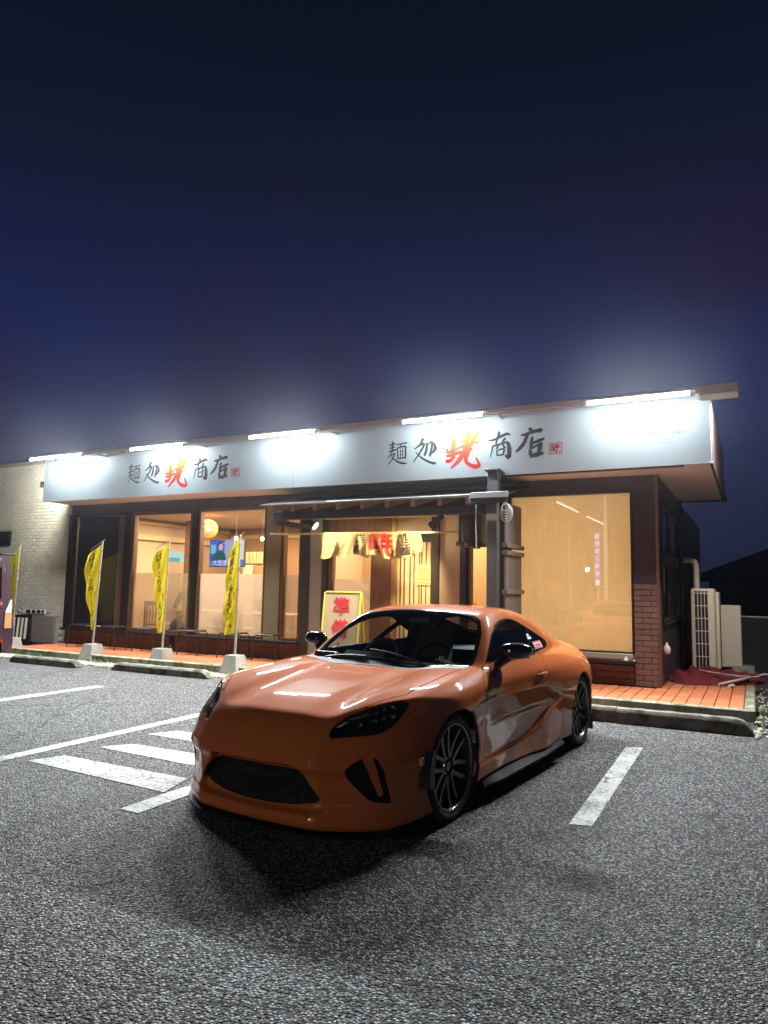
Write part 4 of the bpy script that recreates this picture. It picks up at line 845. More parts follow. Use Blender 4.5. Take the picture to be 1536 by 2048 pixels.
# ================================================================ right hand yard
def yard():
    a=thing('air_conditioner','tall cream outdoor air conditioner with a dark barred grille beside the restaurant','air conditioner',(-.7,12.6,.1)); c=M['acwhite']
    MB().box(-.90,-.55,12.53,13.2,.14,1.47,.02).build('casing',c,a); MB().box(-.545,-.49,12.60,13.18,.2,1.42,.015).build('side_cover',c,a)
    MB().box(-.85,-.645,12.522,12.532,.19,1.43).build('grille_recess',M['black'],a)
    for i in range(5): MB().tube([(-.848+.05*i,12.515,.19),(-.848+.05*i,12.515,1.43)],.006,6).build('bar',c,a)
    for i in range(7): MB().box(-.85,-.645,12.51,12.52,.19+.2*i,.203+.2*i).build('bar',c,a)
    for y in (12.6,13.1): MB().box(-.9,-.55,y-.03,y+.03,.0,.14).build('foot',M['concrete'],a)
    b=thing('metal_cabinet','plain cream metal cabinet behind the tall air conditioner','cabinet',(-.3,13.8,0)); MB().box(-.52,-.20,13.5,14.1,.16,1.20,.015).build('casing',c,b); MB().box(-.515,-.47,13.485,13.5,.25,.85,.006).build('pipe_cover',c,b); MB().box(-.35,-.02,13.35,13.75,.0,.20,.01).build('base_block',M['concrete'],b)
    d=MB().tube([(-.86,13.35,1.35),(-.86,13.35,1.86),(-.88,13.35,1.93),(-.96,13.35,1.96),(-1.13,13.35,1.96)],.05,10).build('duct_pipe',M['acwhite'],None,smooth=True,loc=(-.86,13.35,1.35)); tag(d,'cream duct pipe rising behind the air conditioner into the wall','pipe')
    f=thing('chain_link_fence','chain link fence with galvanised posts behind the yard at the right edge','fence',(2,16,0)); st=M['steel']
    MB().tube([(-.6,16,.95),(9,16,.95)],.02,8).build('rail',st,f)
    for i in range(7): MB().tube([(-.6+1.1*i+.0 if i else -.55,16,0),(-.6+1.1*i if i else -.55,16,.97)],.022,8).build('post',st,f)
    m=MB(); s=.07
    for i in range(-14,140):
        for sg in (1,-1):
            x0=-.6+i*s; x1=x0+.93*1.0; a0,a1=(x0,x1) if sg>0 else (x1,x0); m.add([(a0,16.005,.01),(a0+.004,16.005,.01),(a1+.004,16.005,.94),(a1,16.005,.94)],[(0,1,2,3)])
    k=m.build('wire_mesh',st,f,fix=False); k['kind']='stuff'
    r=thing('red_parasol','collapsed red parasol lying on the terrace corner beside its pale pole','parasol',(-.6,11.1,.13)); red=plain('dark_red_cloth',(.13,.006,.014),.8,.15,8)
    A,Bn=60,22; v=[]
    for i in range(A+1):
        t=i/A; xx=-1.08+1.15*t; wd=.42*(1-t)**.6*(.35+1.0*min(1,t*3+.35))+.02; yy=11.25+.28*t
        for j in range(Bn+1):
            s=j/Bn*2-1; h=.20*(1-s*s)*(math.sin(min(1,t*1.6+.1)*math.pi*.62))*(1-t*.6)
            cr=.030*math.sin(13*s+9*t)+.022*math.sin(29*s-23*t)+.02*math.sin(41*t+7*s)
            v.append((xx+.04*math.sin(5*s+11*t),yy+s*wd,.138+max(.0,h+cr*(1-s*s)*1.5)))
    MB().add(v,[(i*(Bn+1)+j,(i+1)*(Bn+1)+j,(i+1)*(Bn+1)+j+1,i*(Bn+1)+j+1) for i in range(A) for j in range(Bn)]).build('canopy',red,r,smooth='all',fix=False)
    MB().tube([(-.46,10.86,.165),(.10,11.65,.26),(.5,12.0,.18)],.016,8).build('pole',M['chalk'],r,smooth=True); MB().tube([(-.33,10.80,.155),(-.28,10.92,.155)],.022,8).build('pole_end',M['chalk'],r,smooth=True)
    for i in range(4): MB().tube([(-.7+.1*i,10.95+.07*i,.33-.03*i),(-.2+.08*i,11.25+.05*i,.25)],.005,5).build('rib',M['chalk'],r)
    g=tag(MB().lathe([(0,.10),(.015,.085),(.02,.06),(.045,.03),(.05,-.03),(.03,-.06),(0,-.06)],9,'Z',(-1.07,10.5,.62)).build('plastic_bag',M['chalk'],None,smooth=True,loc=(-1.07,10.5,.62)),'small white plastic bag hanging on the corner of the brick pier','bag')
    h=thing('dark_house','unlit house with a hipped roof far behind the yard','house',(3,30,0)); dk=plain('unlit_house_wall',(.03,.03,.035),.9,.2,2)
    MB().box(-1.5,9,30,38,0,2.0).build('wall',dk,h); MB().add([(-2.2,29.4,2.0),(9.6,29.4,2.0),(9.6,38.6,2.0),(-2.2,38.6,2.0),(.6,33,3.3),(7,33,3.3),(7,35,3.3),(.6,35,3.3)],[(0,1,5,4),(1,2,6,5),(2,3,7,6),(3,0,4,7),(4,5,6,7),(3,2,1,0)]).build('roof',dk,h)
    w=tag(MB().tube([(-1.09,13.28,3.0),(-1.09,13.28,.2)],.035,8).build('downpipe',M['darkframe'],None,loc=(-1.09,13.28,.2)),'dark downpipe at the rear corner of the side wall','downpipe')
    c=tag(MB().lathe([(0,.055),(.012,.04),(.035,.0),(0,0)],12,'Z',(-1.56,10.19,.472)).build('salt_cone',M['chalk'],None,loc=(-1.56,10.19,.472)),'small white salt cone standing on the right window sill','ornament')
yard()
def hermite(xs, ys, q):
    """smooth monotone-ish cubic through (xs, ys[...,axis0])"""
    xs=np.asarray(xs,float); ys=np.asarray(ys,float)
    h=np.diff(xs); d=(ys[1:]-ys[:-1])/(h if ys.ndim==1 else h[:,None])
    m=np.zeros_like(ys); 
    if ys.ndim==1:
        w1=h[1:]; w0=h[:-1]; m[1:-1]=(d[:-1]*w1+d[1:]*w0)/(w0+w1)
    else:
        w1=h[1:,None]; w0=h[:-1,None]; m[1:-1]=(d[:-1]*w1+d[1:]*w0)/(w0+w1)
    m[0]=d[0]; m[-1]=d[-1]
    q=np.clip(q,xs[0],xs[-1]); i=np.clip(np.searchsorted(xs,q)-1,0,len(h)-1)
    t=(q-xs[i])/h[i]; hh=h[i]
    t2=t*t; t3=t2*t
    a=2*t3-3*t2+1; b=t3-2*t2+t; c=-2*t3+3*t2; e=t3-t2
    if ys.ndim==1: return a*ys[i]+b*hh*m[i]+c*ys[i+1]+e*hh*m[i+1]
    return a[:,None]*ys[i]+(b*hh)[:,None]*m[i]+c[:,None]*ys[i+1]+(e*hh)[:,None]*m[i+1]
class Table2:
    """cubic surface through a small table, resampled to a fine lattice and read bilinearly/cubically"""
    def __init__(s,xs,zs,tab,n=240,m=120):
        s.x0,s.x1,s.z0,s.z1=xs[0],xs[-1],zs[0],zs[-1]; s.n,s.m=n,m
        qx=np.linspace(s.x0,s.x1,n); qz=np.linspace(s.z0,s.z1,m)
        A=hermite(xs,np.asarray(tab,float),qx)      # n x len(zs)
        s.g=hermite(zs,A.T.copy(),qz).T.copy()      # n x m
    def __call__(s,x,z):
        u=np.clip((x-s.x0)/(s.x1-s.x0)*(s.n-1),0,s.n-1.001); v=np.clip((z-s.z0)/(s.z1-s.z0)*(s.m-1),0,s.m-1.001)
        i=u.astype(int); j=v.astype(int); a=u-i; b=v-j; g=s.g
        # smoothstep-free bilinear on a fine lattice of a C1 surface
        return (g[i,j]*(1-a)*(1-b)+g[i+1,j]*a*(1-b)+g[i,j+1]*(1-a)*b+g[i+1,j+1]*a*b)
def smax(a,b,k): 
    h=np.clip(k-np.abs(a-b),0,None)/k
    return np.maximum(a,b)+h*h*h*k/6
def smin(a,b,k): return -smax(-a,-b,k)
def sstep(a,b,x):
    t=np.clip((x-a)/(b-a),0,1); return t*t*(3-2*t)
XS=[-.90,-.6,-.4,-.2,0,.25,.5,.8,1.2,1.6,1.95,2.3,2.6,2.9,3.2,3.42]
ZS=[.03,.12,.22,.34,.46,.58,.68,.76,.84,.95]
YT=[
 [.820,.825,.815,.805,.800,.780,.740,.68,.62,.5],   # -.9
 [.838,.840,.835,.828,.825,.808,.770,.72,.66,.55],  # -.6
 [.850,.855,.855,.852,.850,.842,.822,.785,.70,.60], # -.4
 [.862,.868,.872,.874,.874,.872,.862,.835,.76,.65], # -.2
 [.866,.872,.878,.882,.886,.889,.884,.862,.78,.68], # 0
 [.850,.852,.856,.860,.866,.876,.878,.860,.785,.69],# .25
 [.838,.838,.834,.832,.838,.852,.862,.852,.79,.70], # .5
 [.836,.835,.822,.816,.824,.842,.855,.848,.80,.72], # .8
 [.838,.835,.818,.810,.820,.842,.855,.848,.80,.73], # 1.2
 [.842,.842,.836,.834,.842,.858,.866,.855,.80,.73], # 1.6
 [.845,.850,.858,.866,.874,.878,.872,.850,.79,.71], # 1.95
 [.840,.850,.862,.874,.882,.886,.876,.842,.765,.66], # 2.3
 [.838,.850,.862,.872,.880,.880,.862,.818,.725,.61], # 2.6
 [.815,.828,.838,.846,.852,.848,.826,.77,.675,.55],# 2.9
 [.730,.740,.750,.756,.760,.756,.738,.690,.61,.50], # 3.2
 [.600,.610,.615,.620,.620,.612,.595,.56,.50,.42]]  # 3.42
YF=Table2(XS,ZS,YT)
PZ=[.02,.07,.11,.16,.20,.30,.37,.41,.44,.50,.56,.61,.65,.70,.78]
PX=[-.80,-.835,-.862,-.855,-.842,-.845,-.856,-.880,-.874,-.846,-.812,-.768,-.722,-.675,-.63]
SY=[0,.2,.34,.40,.44,.48,.55,.64,.71,.77,.82,.86,.90]
SX=[0,.006,.020,.029,.040,.062,.106,.168,.237,.327,.43,.56,.74]
TX=[-.95,-.7,-.5,-.25,0,.3,.6,1.0,1.6,2.2,2.6,3.0,3.3,3.45]
TY=[0,.2,.38,.48,.58,.68,.76,.90]
ZTt=[
 [.600,.598,.590,.582,.570,.556,.540,.49],
 [.662,.660,.650,.650,.642,.634,.618,.56],
 [.710,.708,.702,.720,.722,.718,.706,.65],
 [.752,.751,.746,.772,.779,.778,.767,.705],
 [.785,.785,.782,.803,.814,.812,.801,.74],
 [.822,.822,.821,.834,.841,.838,.826,.775],
 [.855,.855,.855,.856,.856,.850,.842,.80],
 [.868,.868,.868,.868,.868,.866,.860,.82],
 [.868,.868,.868,.868,.868,.866,.860,.82],
 [.866,.866,.866,.866,.866,.864,.856,.815],
 [.856,.856,.856,.856,.854,.850,.838,.79],
 [.850,.850,.850,.848,.845,.835,.815,.76],
 [.865,.863,.860,.855,.845,.825,.80,.74],
 [.870,.868,.864,.856,.842,.82,.79,.74]]
ZF=Table2(TX,TY,ZTt)
CX_=[-6,-.3,.10,.38,.6,.85,1.08,1.3,1.55,1.8,2.1,2.4,2.7,3.0,3.2,3.45]
CZ_=[-3.,.48,.69,.850,.972,1.103,1.205,1.243,1.252,1.240,1.190,1.110,1.020,.935,.898,.89]
CC_=[.3,.30,.30,.28,.255,.20,.115,.105,.11,.12,.14,.15,.14,.12,.1,.1]
YBx=[.3,.5,.7,1.0,1.5,2.0,2.4,2.8,3.2,3.45]
YBy=[.66,.715,.755,.770,.764,.725,.66,.58,.48,.42]
SILLX=[.2,.45,.9,1.30,1.45,1.6,1.75,1.95]
SILLZ=[.275,.285,.292,.318,.355,.420,.475,.52]
SILLA=[0,.012,.016,.022,.030,.034,.022,0]
def inpoly_sd(P,u,v):
    """signed distance (negative inside) to polygon P for arrays u,v"""
    P=np.asarray(P,float); d=np.full(u.shape,1e9); ins=np.zeros(u.shape,bool)
    for (ax,ay),(bx,by) in zip(P,np.roll(P,-1,axis=0)):
        ex,ey=bx-ax,by-ay; wx,wy=u-ax,v-ay
        t=np.clip((wx*ex+wy*ey)/(ex*ex+ey*ey+1e-12),0,1)
        d=np.minimum(d,(wx-ex*t)**2+(wy-ey*t)**2)
        c=((ay<=v)&(by>v))|((by<=v)&(ay>v))
        ins^=c&(u<ax+(v-ay)*ex/(ey if abs(ey)>1e-12 else 1e-12))
    d=np.sqrt(d); return np.where(ins,-d,d)
HEX=[(0,.418),(.31,.418),(.40,.30),(.48,.185),(.40,.155),(0,.150),(-.2,.15),(-.2,.418)]
def lower(x,y,z):
    Y=YF(x,z)
    a=hermite(SILLX,SILLA,x); zs=hermite(SILLX,SILLZ,x)
    a=np.where((x<SILLX[0])|(x>SILLX[-1]),0,a)
    Y=Y+a*sstep(0,.025,zs-z)
    d1=y-Y
    xf=hermite(PZ,PX,z)+hermite(SY,SX,y)
    m=(x<-.3)
    rec=np.zeros_like(x)
    if m.any():
        sd=inpoly_sd(HEX,y[m],z[m]); rec[m]=.042*sstep(.0,-.026,sd)
    xf=xf+rec
    d2=(xf-x)*.85
    d3=z-ZF(x,y)
    d4=hermite([-.9,-.6,-.3,.2,3.0,3.45],[.082,.085,.13,.158,.165,.2],x)-z
    d5=x-(3.40-.22*np.clip(y/.8,0,1)**4-.10*sstep(.75,.3,z)*0-.5*np.clip(z-.86,0,1))
    d=smax(d1,d3,.085)
    d=smax(d,d2,.042)
    d=smax(d,d5,.08)
    return smax(d,d4,.02)
def cabin(x,y,z):
    zr=hermite(CX_,CZ_,x)-hermite(CX_,CC_,x)*y*y
    dz=np.clip(z-.86,-.2,1)
    yc=hermite(YBx,YBy,x)-.42*dz-.75*dz*dz*np.sign(dz)*(dz>0)
    a=(z-zr)*.88; b=(y-yc)*.9
    return smax(smax(smax(a,b,.075),x-3.38,.05),np.maximum(.16-x,.5-z),.04)
def field(x,y,z):
    y=np.abs(y)
    return smin(lower(x,y,z),cabin(x,y,z),.045)
def grad(P,e=2.5e-3):
    x,y,z=P.T
    g=np.stack([field(x+e,y,z)-field(x-e,y,z),field(x,y+e,z)-field(x,y-e,z),field(x,y,z+e)-field(x,y,z-e)],1)
    return g/(2*e)
def surface_nets(x0,x1,y0,y1,z0,z1,s):
    nx=int(round((x1-x0)/s))+1; ny=int(round((y1-y0)/s))+1; nz=int(round((z1-z0)/s))+1
    X=x0+s*np.arange(nx); Yv=y0+s*np.arange(ny); Zv=z0+s*np.arange(nz)
    F=np.empty((nx,ny,nz),np.float32)
    for i0 in range(0,nx,40):
        xx,yy,zz=np.meshgrid(X[i0:i0+40],Yv,Zv,indexing='ij')
        F[i0:i0+40]=field(xx.ravel(),yy.ravel(),zz.ravel()).reshape(xx.shape)
    S=F<0
    c=np.zeros((nx-1,ny-1,nz-1),np.int8)
    for a in (0,1):
        for b in (0,1):
            for e in (0,1): c+=S[a:nx-1+a,b:ny-1+b,e:nz-1+e]
    act=(c>0)&(c<8); idx=-np.ones(act.shape,int); I=np.argwhere(act); idx[act]=np.arange(len(I))
    V=np.stack([X[I[:,0]],Yv[I[:,1]],Zv[I[:,2]]],1)+s/2
    for _ in range(5):
        f=field(*V.T); g=grad(V); st=(f/np.maximum((g*g).sum(1),.05))[:,None]*g
        n=np.linalg.norm(st,axis=1,keepdims=True); st*=np.minimum(1,.6*s/np.maximum(n,1e-9)); V=V-st
    Q=[]
    def quads(mask,fl,o):
        ii=np.argwhere(mask)
        a=[idx[tuple((ii+np.array(k)).T)] for k in o]
        q=np.stack(a,1); f=fl[mask]; q[~f]=q[~f][:,::-1]; q=q[(q>=0).all(1)]; Q.append(q)
    A=S[:-1,1:-1,1:-1]!=S[1:,1:-1,1:-1]; quads(A,S[:-1,1:-1,1:-1],[(0,0,0),(0,1,0),(0,1,1),(0,0,1)])
    A=S[1:-1,:-1,1:-1]!=S[1:-1,1:,1:-1]; quads(A,S[1:-1,:-1,1:-1],[(0,0,0),(0,0,1),(1,0,1),(1,0,0)])
    A=S[1:-1,1:-1,:-1]!=S[1:-1,1:-1,1:]; quads(A,S[1:-1,1:-1,:-1],[(0,0,0),(1,0,0),(1,1,0),(0,1,0)])
    Q=np.concatenate(Q)
    T=np.concatenate([Q[:,[0,1,2]],Q[:,[0,2,3]]])
    return V,T
# ================================================================ orange coupe
POLY={'headlight':[[-0.758,0.452,0.571],[-0.729,0.449,0.605],[-0.691,0.461,0.632],[-0.642,0.483,0.66],[-0.592,0.523,0.682],[-0.545,0.565,0.702],[-0.496,0.612,0.721],[-0.46,0.646,0.732],[-0.423,0.68,0.74],[-0.393,0.712,0.743],[-0.373,0.741,0.73],[-0.389,0.741,0.709],[-0.424,0.737,0.673],[-0.459,0.73,0.649],[-0.493,0.724,0.627],[-0.529,0.713,0.607],[-0.56,0.699,0.594],[-0.586,0.683,0.583],[-0.613,0.662,0.576],[-0.653,0.617,0.571],[-0.686,0.573,0.567],[-0.729,0.513,0.561],[-0.76,0.468,0.556]],'vent':[[-0.72,0.616,0.453],[-0.69,0.644,0.469],[-0.665,0.671,0.473],[-0.65,0.688,0.47],[-0.639,0.703,0.457],[-0.632,0.715,0.435],[-0.615,0.727,0.396],[-0.589,0.728,0.349],[-0.568,0.738,0.284],[-0.552,0.746,0.222],[-0.589,0.72,0.224],[-0.622,0.692,0.23],[-0.652,0.662,0.242],[-0.681,0.632,0.277],[-0.705,0.604,0.311],[-0.725,0.578,0.344],[-0.745,0.563,0.376],[-0.758,0.566,0.397],[-0.757,0.576,0.416],[-0.739,0.596,0.437]],'fin':[[-0.698,0.632,0.475],[-0.659,0.677,0.474],[-0.631,0.7,0.371],[-0.596,0.716,0.266],[-0.617,0.699,0.261],[-0.657,0.669,0.354]],'dlo':[[0.684,0.741,0.868],[0.8,0.709,0.952],[0.932,0.671,1.032],[1.117,0.619,1.11],[1.27,0.592,1.143],[1.414,0.579,1.154],[1.547,0.576,1.151],[1.675,0.595,1.119],[1.796,0.624,1.071],[1.993,0.649,1.006],[2.158,0.658,0.951],[2.168,0.672,0.921],[2.053,0.703,0.895],[1.753,0.739,0.886],[1.507,0.757,0.879],[1.167,0.769,0.873],[0.919,0.767,0.869]],'door':[[0.612,0.743,0.847],[0.406,0.853,0.759],[0.436,0.859,0.592],[0.466,0.839,0.429],[0.455,0.837,0.281],[0.52,0.837,0.275],[0.975,0.829,0.273],[1.307,0.833,0.301],[1.422,0.847,0.326],[1.511,0.847,0.366],[1.639,0.844,0.432],[1.674,0.857,0.511],[1.663,0.865,0.611],[1.641,0.865,0.712],[1.655,0.832,0.795],[1.768,0.746,0.873],[1.34,0.742,0.92],[0.851,0.741,0.915]],'slit':[[0.162,0.885,0.64],[0.197,0.882,0.629],[0.271,0.87,0.526],[0.35,0.852,0.418],[0.383,0.844,0.333],[0.313,0.855,0.387],[0.224,0.871,0.487],[0.167,0.883,0.588]],'qtr':[[1.778,0.622,1.076],[1.636,0.696,0.979],[1.53,0.748,0.893]]}
CARPOS=(-2.47,4.185,0); CA=R(4.55)
def carpaint(name,col,flake=.25,rough=.30):
    k=N(name); v=k.coord('Object'); x=k.new('ShaderNodeTexVoronoi'); x.inputs['Scale'].default_value=900; k.l(v,x.inputs['Vector'])
    sp=k.new('ShaderNodeSeparateColor'); k.l(x.outputs['Color'],sp.inputs[0])
    d=k.noise(v,2.5,4); c=k.mix(k.math('MULTIPLY',sp.outputs[0],flake),col,tuple(min(1,a*1.5+.02) for a in col)); c=k.mix(k.math('MULTIPLY',d,.12),c,tuple(a*.6 for a in col))
    k.set(Base_Color=c,Metallic=0.0,Specular_IOR_Level=0.006,Roughness=rough+.2,Coat_Weight=1.0,Coat_Roughness=.028,Coat_IOR=1.37); return k.m
M['paintcar']=carpaint('orange_metallic_paint',(.43,.110,.026))
M['gloss']=plain('gloss_black',(.008,.008,.009),.06,.1,10,coat=.5,bump=0)
M['satin']=plain('satin_black_trim',(.014,.014,.015),.42,.1,20)
M['matt']=plain('matt_black_aero',(.010,.010,.011),.6,.1,14,spec=.15)
M['linerm']=plain('black_liner',(.006,.006,.007),.8,.1,8)
M['tyre']=plain('tyre_rubber',(.016,.016,.017),.75,.15,30,bump=.2)
M['rim']=plain('dark_gunmetal_wheel',(.075,.067,.060),.34,.08,8,metal=.75,bump=0)
M['lip']=plain('polished_bronze_lip',(.17,.145,.115),.26,.08,8,metal=1,bump=0)
M['carglass']=glass('tinted_car_glass',(.80,.86,.86),1.0); M['privacy']=glass('dark_side_glass',(.55,.58,.58),.8)
M['chrome']=plain('chrome',(.75,.75,.76),.08,.03,6,metal=1,bump=0)
M['lens']=glass('smoked_headlight_lens',(.55,.56,.58),1.0)
M['lampbowl']=plain('dark_lamp_bowl',(.022,.022,.025),.3,.1,10)
M['redlens']=plain('red_tail_lens',(.20,.006,.006),.12,.1,6,coat=1,bump=0)
M['seat']=plain('black_seat_cloth',(.018,.018,.02),.85,.15,30)
def to_mesh(name,V,T,Nn,mat,parent,flip=True):
    V=V.copy(); Nn=Nn.copy(); 
    if flip: V[:,0]*=-1; Nn[:,0]*=-1
    fn=np.cross(V[T[:,1]]-V[T[:,0]],V[T[:,2]]-V[T[:,0]]); bad=(fn*Nn[T].mean(1)).sum(1)<0; T=T.copy(); T[bad]=T[bad][:,::-1]
    ok=np.linalg.norm(fn,axis=1)>1e-12; T=T[ok]
    me=bpy.data.meshes.new(name); me.vertices.add(len(V)); me.vertices.foreach_set('co',V.astype(np.float32).ravel())
    me.loops.add(len(T)*3); me.loops.foreach_set('vertex_index',T.astype(np.int32).ravel()); me.polygons.add(len(T)); me.polygons.foreach_set('loop_start',np.arange(0,len(T)*3,3,dtype=np.int32))
    me.polygons.foreach_set('use_smooth',np.ones(len(T),bool)); me.update(); me.validate()
    Nn=Nn/np.maximum(np.linalg.norm(Nn,axis=1,keepdims=True),1e-9); me.normals_split_custom_set_from_vertices([tuple(n) for n in Nn])
    o=bpy.data.objects.new(name,me); COL.objects.link(o); o.parent=parent; me.materials.append(mat); WORLD[o.name]=WORLD[parent.name]; return o
def sub(V,T,Nn,mask):
    t=T[mask]; u,inv=np.unique(t,return_inverse=True); return V[u],inv.reshape(-1,3),Nn[u]
def skirted(V,T,Nn,depth):
    """thickness: free edges turned inwards by depth"""
    E=np.concatenate([T[:,[0,1]],T[:,[1,2]],T[:,[2,0]]]); key=np.sort(E,1); k=key[:,0].astype(np.int64)*len(V)+key[:,1]
    u,idx,cnt=np.unique(k,return_index=True,return_counts=True); B=E[idx[cnt==1]]
    if len(B)==0: return V,T,Nn
    a,b=V[B[:,0]],V[B[:,1]]; na,nb=Nn[B[:,0]],Nn[B[:,1]]; c,d=a-na*depth,b-nb*depth
    n=np.cross(b-a,na+nb); n/=np.maximum(np.linalg.norm(n,axis=1,keepdims=True),1e-9)
    m=len(B); o=len(V); V2=np.concatenate([V,a,b,d,c]); N2=np.concatenate([Nn,n,n,n,n]); r=np.arange(m)
    T2=np.concatenate([T,np.stack([o+r,o+m+r,o+2*m+r],1),np.stack([o+r,o+2*m+r,o+3*m+r],1)]); return V2,T2,N2
def mirror(V,T,Nn): f=np.array([1,-1,1.]); return V*f,T[:,::-1],Nn*f
def both(p):
    q=mirror(*p); return np.concatenate([p[0],q[0]]),np.concatenate([p[1],q[1]+len(p[0])]),np.concatenate([p[2],q[2]])
class Skin:
    def __init__(s,V,T): s.V=V; s.T=T; s.lab=np.zeros(len(T),int); s.names=['body']; 
    def label(s,n):
        if n not in s.names: s.names.append(n)
        return s.names.index(n)
    def cut(s,gf,name,over=('body',),gap=.0026,ring=None):
        """re-label what lies inside gf<0; a shut line of width 2*gap is left, or a trim ring"""
        codes=[s.label(n) for n in over]
        for lev,what in ((gap,'seam'),(-gap,name)) if gap else ((0,name),):
            g=gf(s.V)-lev; sel=np.isin(s.lab,codes+[s.label('seam')] if what==name else codes); 
            s._split(g,sel,what,codes,gf if what==name else None)
        if ring:
            s._split(gf(s.V)+ring[0],s.lab==s.label(name),ring[1],[s.label(name)],None,outside=True)
    def _split(s,g,sel,what,codes,gf,outside=False):
        T=s.T; keepT=T[~sel]; keepL=s.lab[~sel]; Ts=T[sel]; Ls=s.lab[sel]
        u,inv=np.unique(Ts,return_inverse=True)
        gg=np.where(np.abs(g)<1e-7,1e-7,g); sd=gg<0; n=sd[Ts].sum(1); full=(n==0)|(n==3)
        K=Ts[full]; KL=Ls[full]; ks=sd[K[:,0]]; Mx=Ts[~full]; ML=Ls[~full]; sm=sd[Mx]
        one=np.where((sm.sum(1)==1)[:,None],sm,~sm).argmax(1); r=np.arange(len(Mx)); a=Mx[r,one]; b=Mx[r,(one+1)%3]; c=Mx[r,(one+2)%3]
        lo1,hi1=np.minimum(a,b),np.maximum(a,b); lo2,hi2=np.minimum(a,c),np.maximum(a,c)
        Kk=np.concatenate([lo1,lo2]).astype(np.int64)*len(s.V)+np.concatenate([hi1,hi2]); U,first,iv=np.unique(Kk,return_index=True,return_inverse=True); iv=iv.ravel()
        lo=np.concatenate([lo1,lo2])[first]; hi=np.concatenate([hi1,hi2])[first]; t=(gg[lo]/(gg[lo]-gg[hi]))[:,None]
        NV=s.V[lo]*(1-t)+s.V[hi]*t; m1=iv[:len(Mx)]+len(s.V); m2=iv[len(Mx):]+len(s.V)
        T2=np.concatenate([K,np.stack([a,m1,m2],1),np.stack([m1,b,c],1),np.stack([m1,c,m2],1)]); sa=sd[a]; side=np.concatenate([ks,sa,~sa,~sa]); L2=np.concatenate([KL,ML,ML,ML])
        if outside: side=~side
        L2=np.where(side,s.label(what),L2)
        s.V=np.concatenate([s.V,NV]); s.T=np.concatenate([keepT,T2]); s.lab=np.concatenate([keepL,L2])
    def get(s,*names): 
        m=np.isin(s.lab,[s.label(n) for n in names]); return sub(s.V,s.T,s.N,m)
def poly3(P,depth=.14,grow=0):
    """cutter from a 3-D outline: signed distance in the plane of its mean surface normal"""
    P=np.asarray(P,float); n=grad(P).mean(0); n/=np.linalg.norm(n); c=P.mean(0); u=np.cross([0,0,1.],n); u/=np.linalg.norm(u); w=np.cross(n,u)
    Q=np.stack([(P-c)@u,(P-c)@w],1)
    def g(V):
        d=V-c; a,b,h=d@u,d@w,d@n; r=np.full(len(V),.5); m=(np.abs(a)<1.2)&(np.abs(b)<1.0)&(h>-depth)&(V[:,1]>-.01)
        r[m]=inpoly_sd(Q,a[m],b[m])-grow; return r
    return g
def sympoly(P,ax,cond):
    """outline given for y>=0, mirrored; ax picks the second coordinate (0: seen from above, 2: seen from the front)"""
    P=list(P); full=[(a,y) for a,y in P]+[(a,-y) for a,y in reversed(P) if y>1e-6]
    def g(V):
        r=np.full(len(V),.5); m=cond(V); r[m]=inpoly_sd(full,V[m,ax],V[m,1]); return r
    return g
class CMB(MB):
    def build(s,name,mat,parent,**k):
        s.v=[(-x,y,z) for x,y,z in s.v]; return super().build(name,mat,parent,local=True,**k)
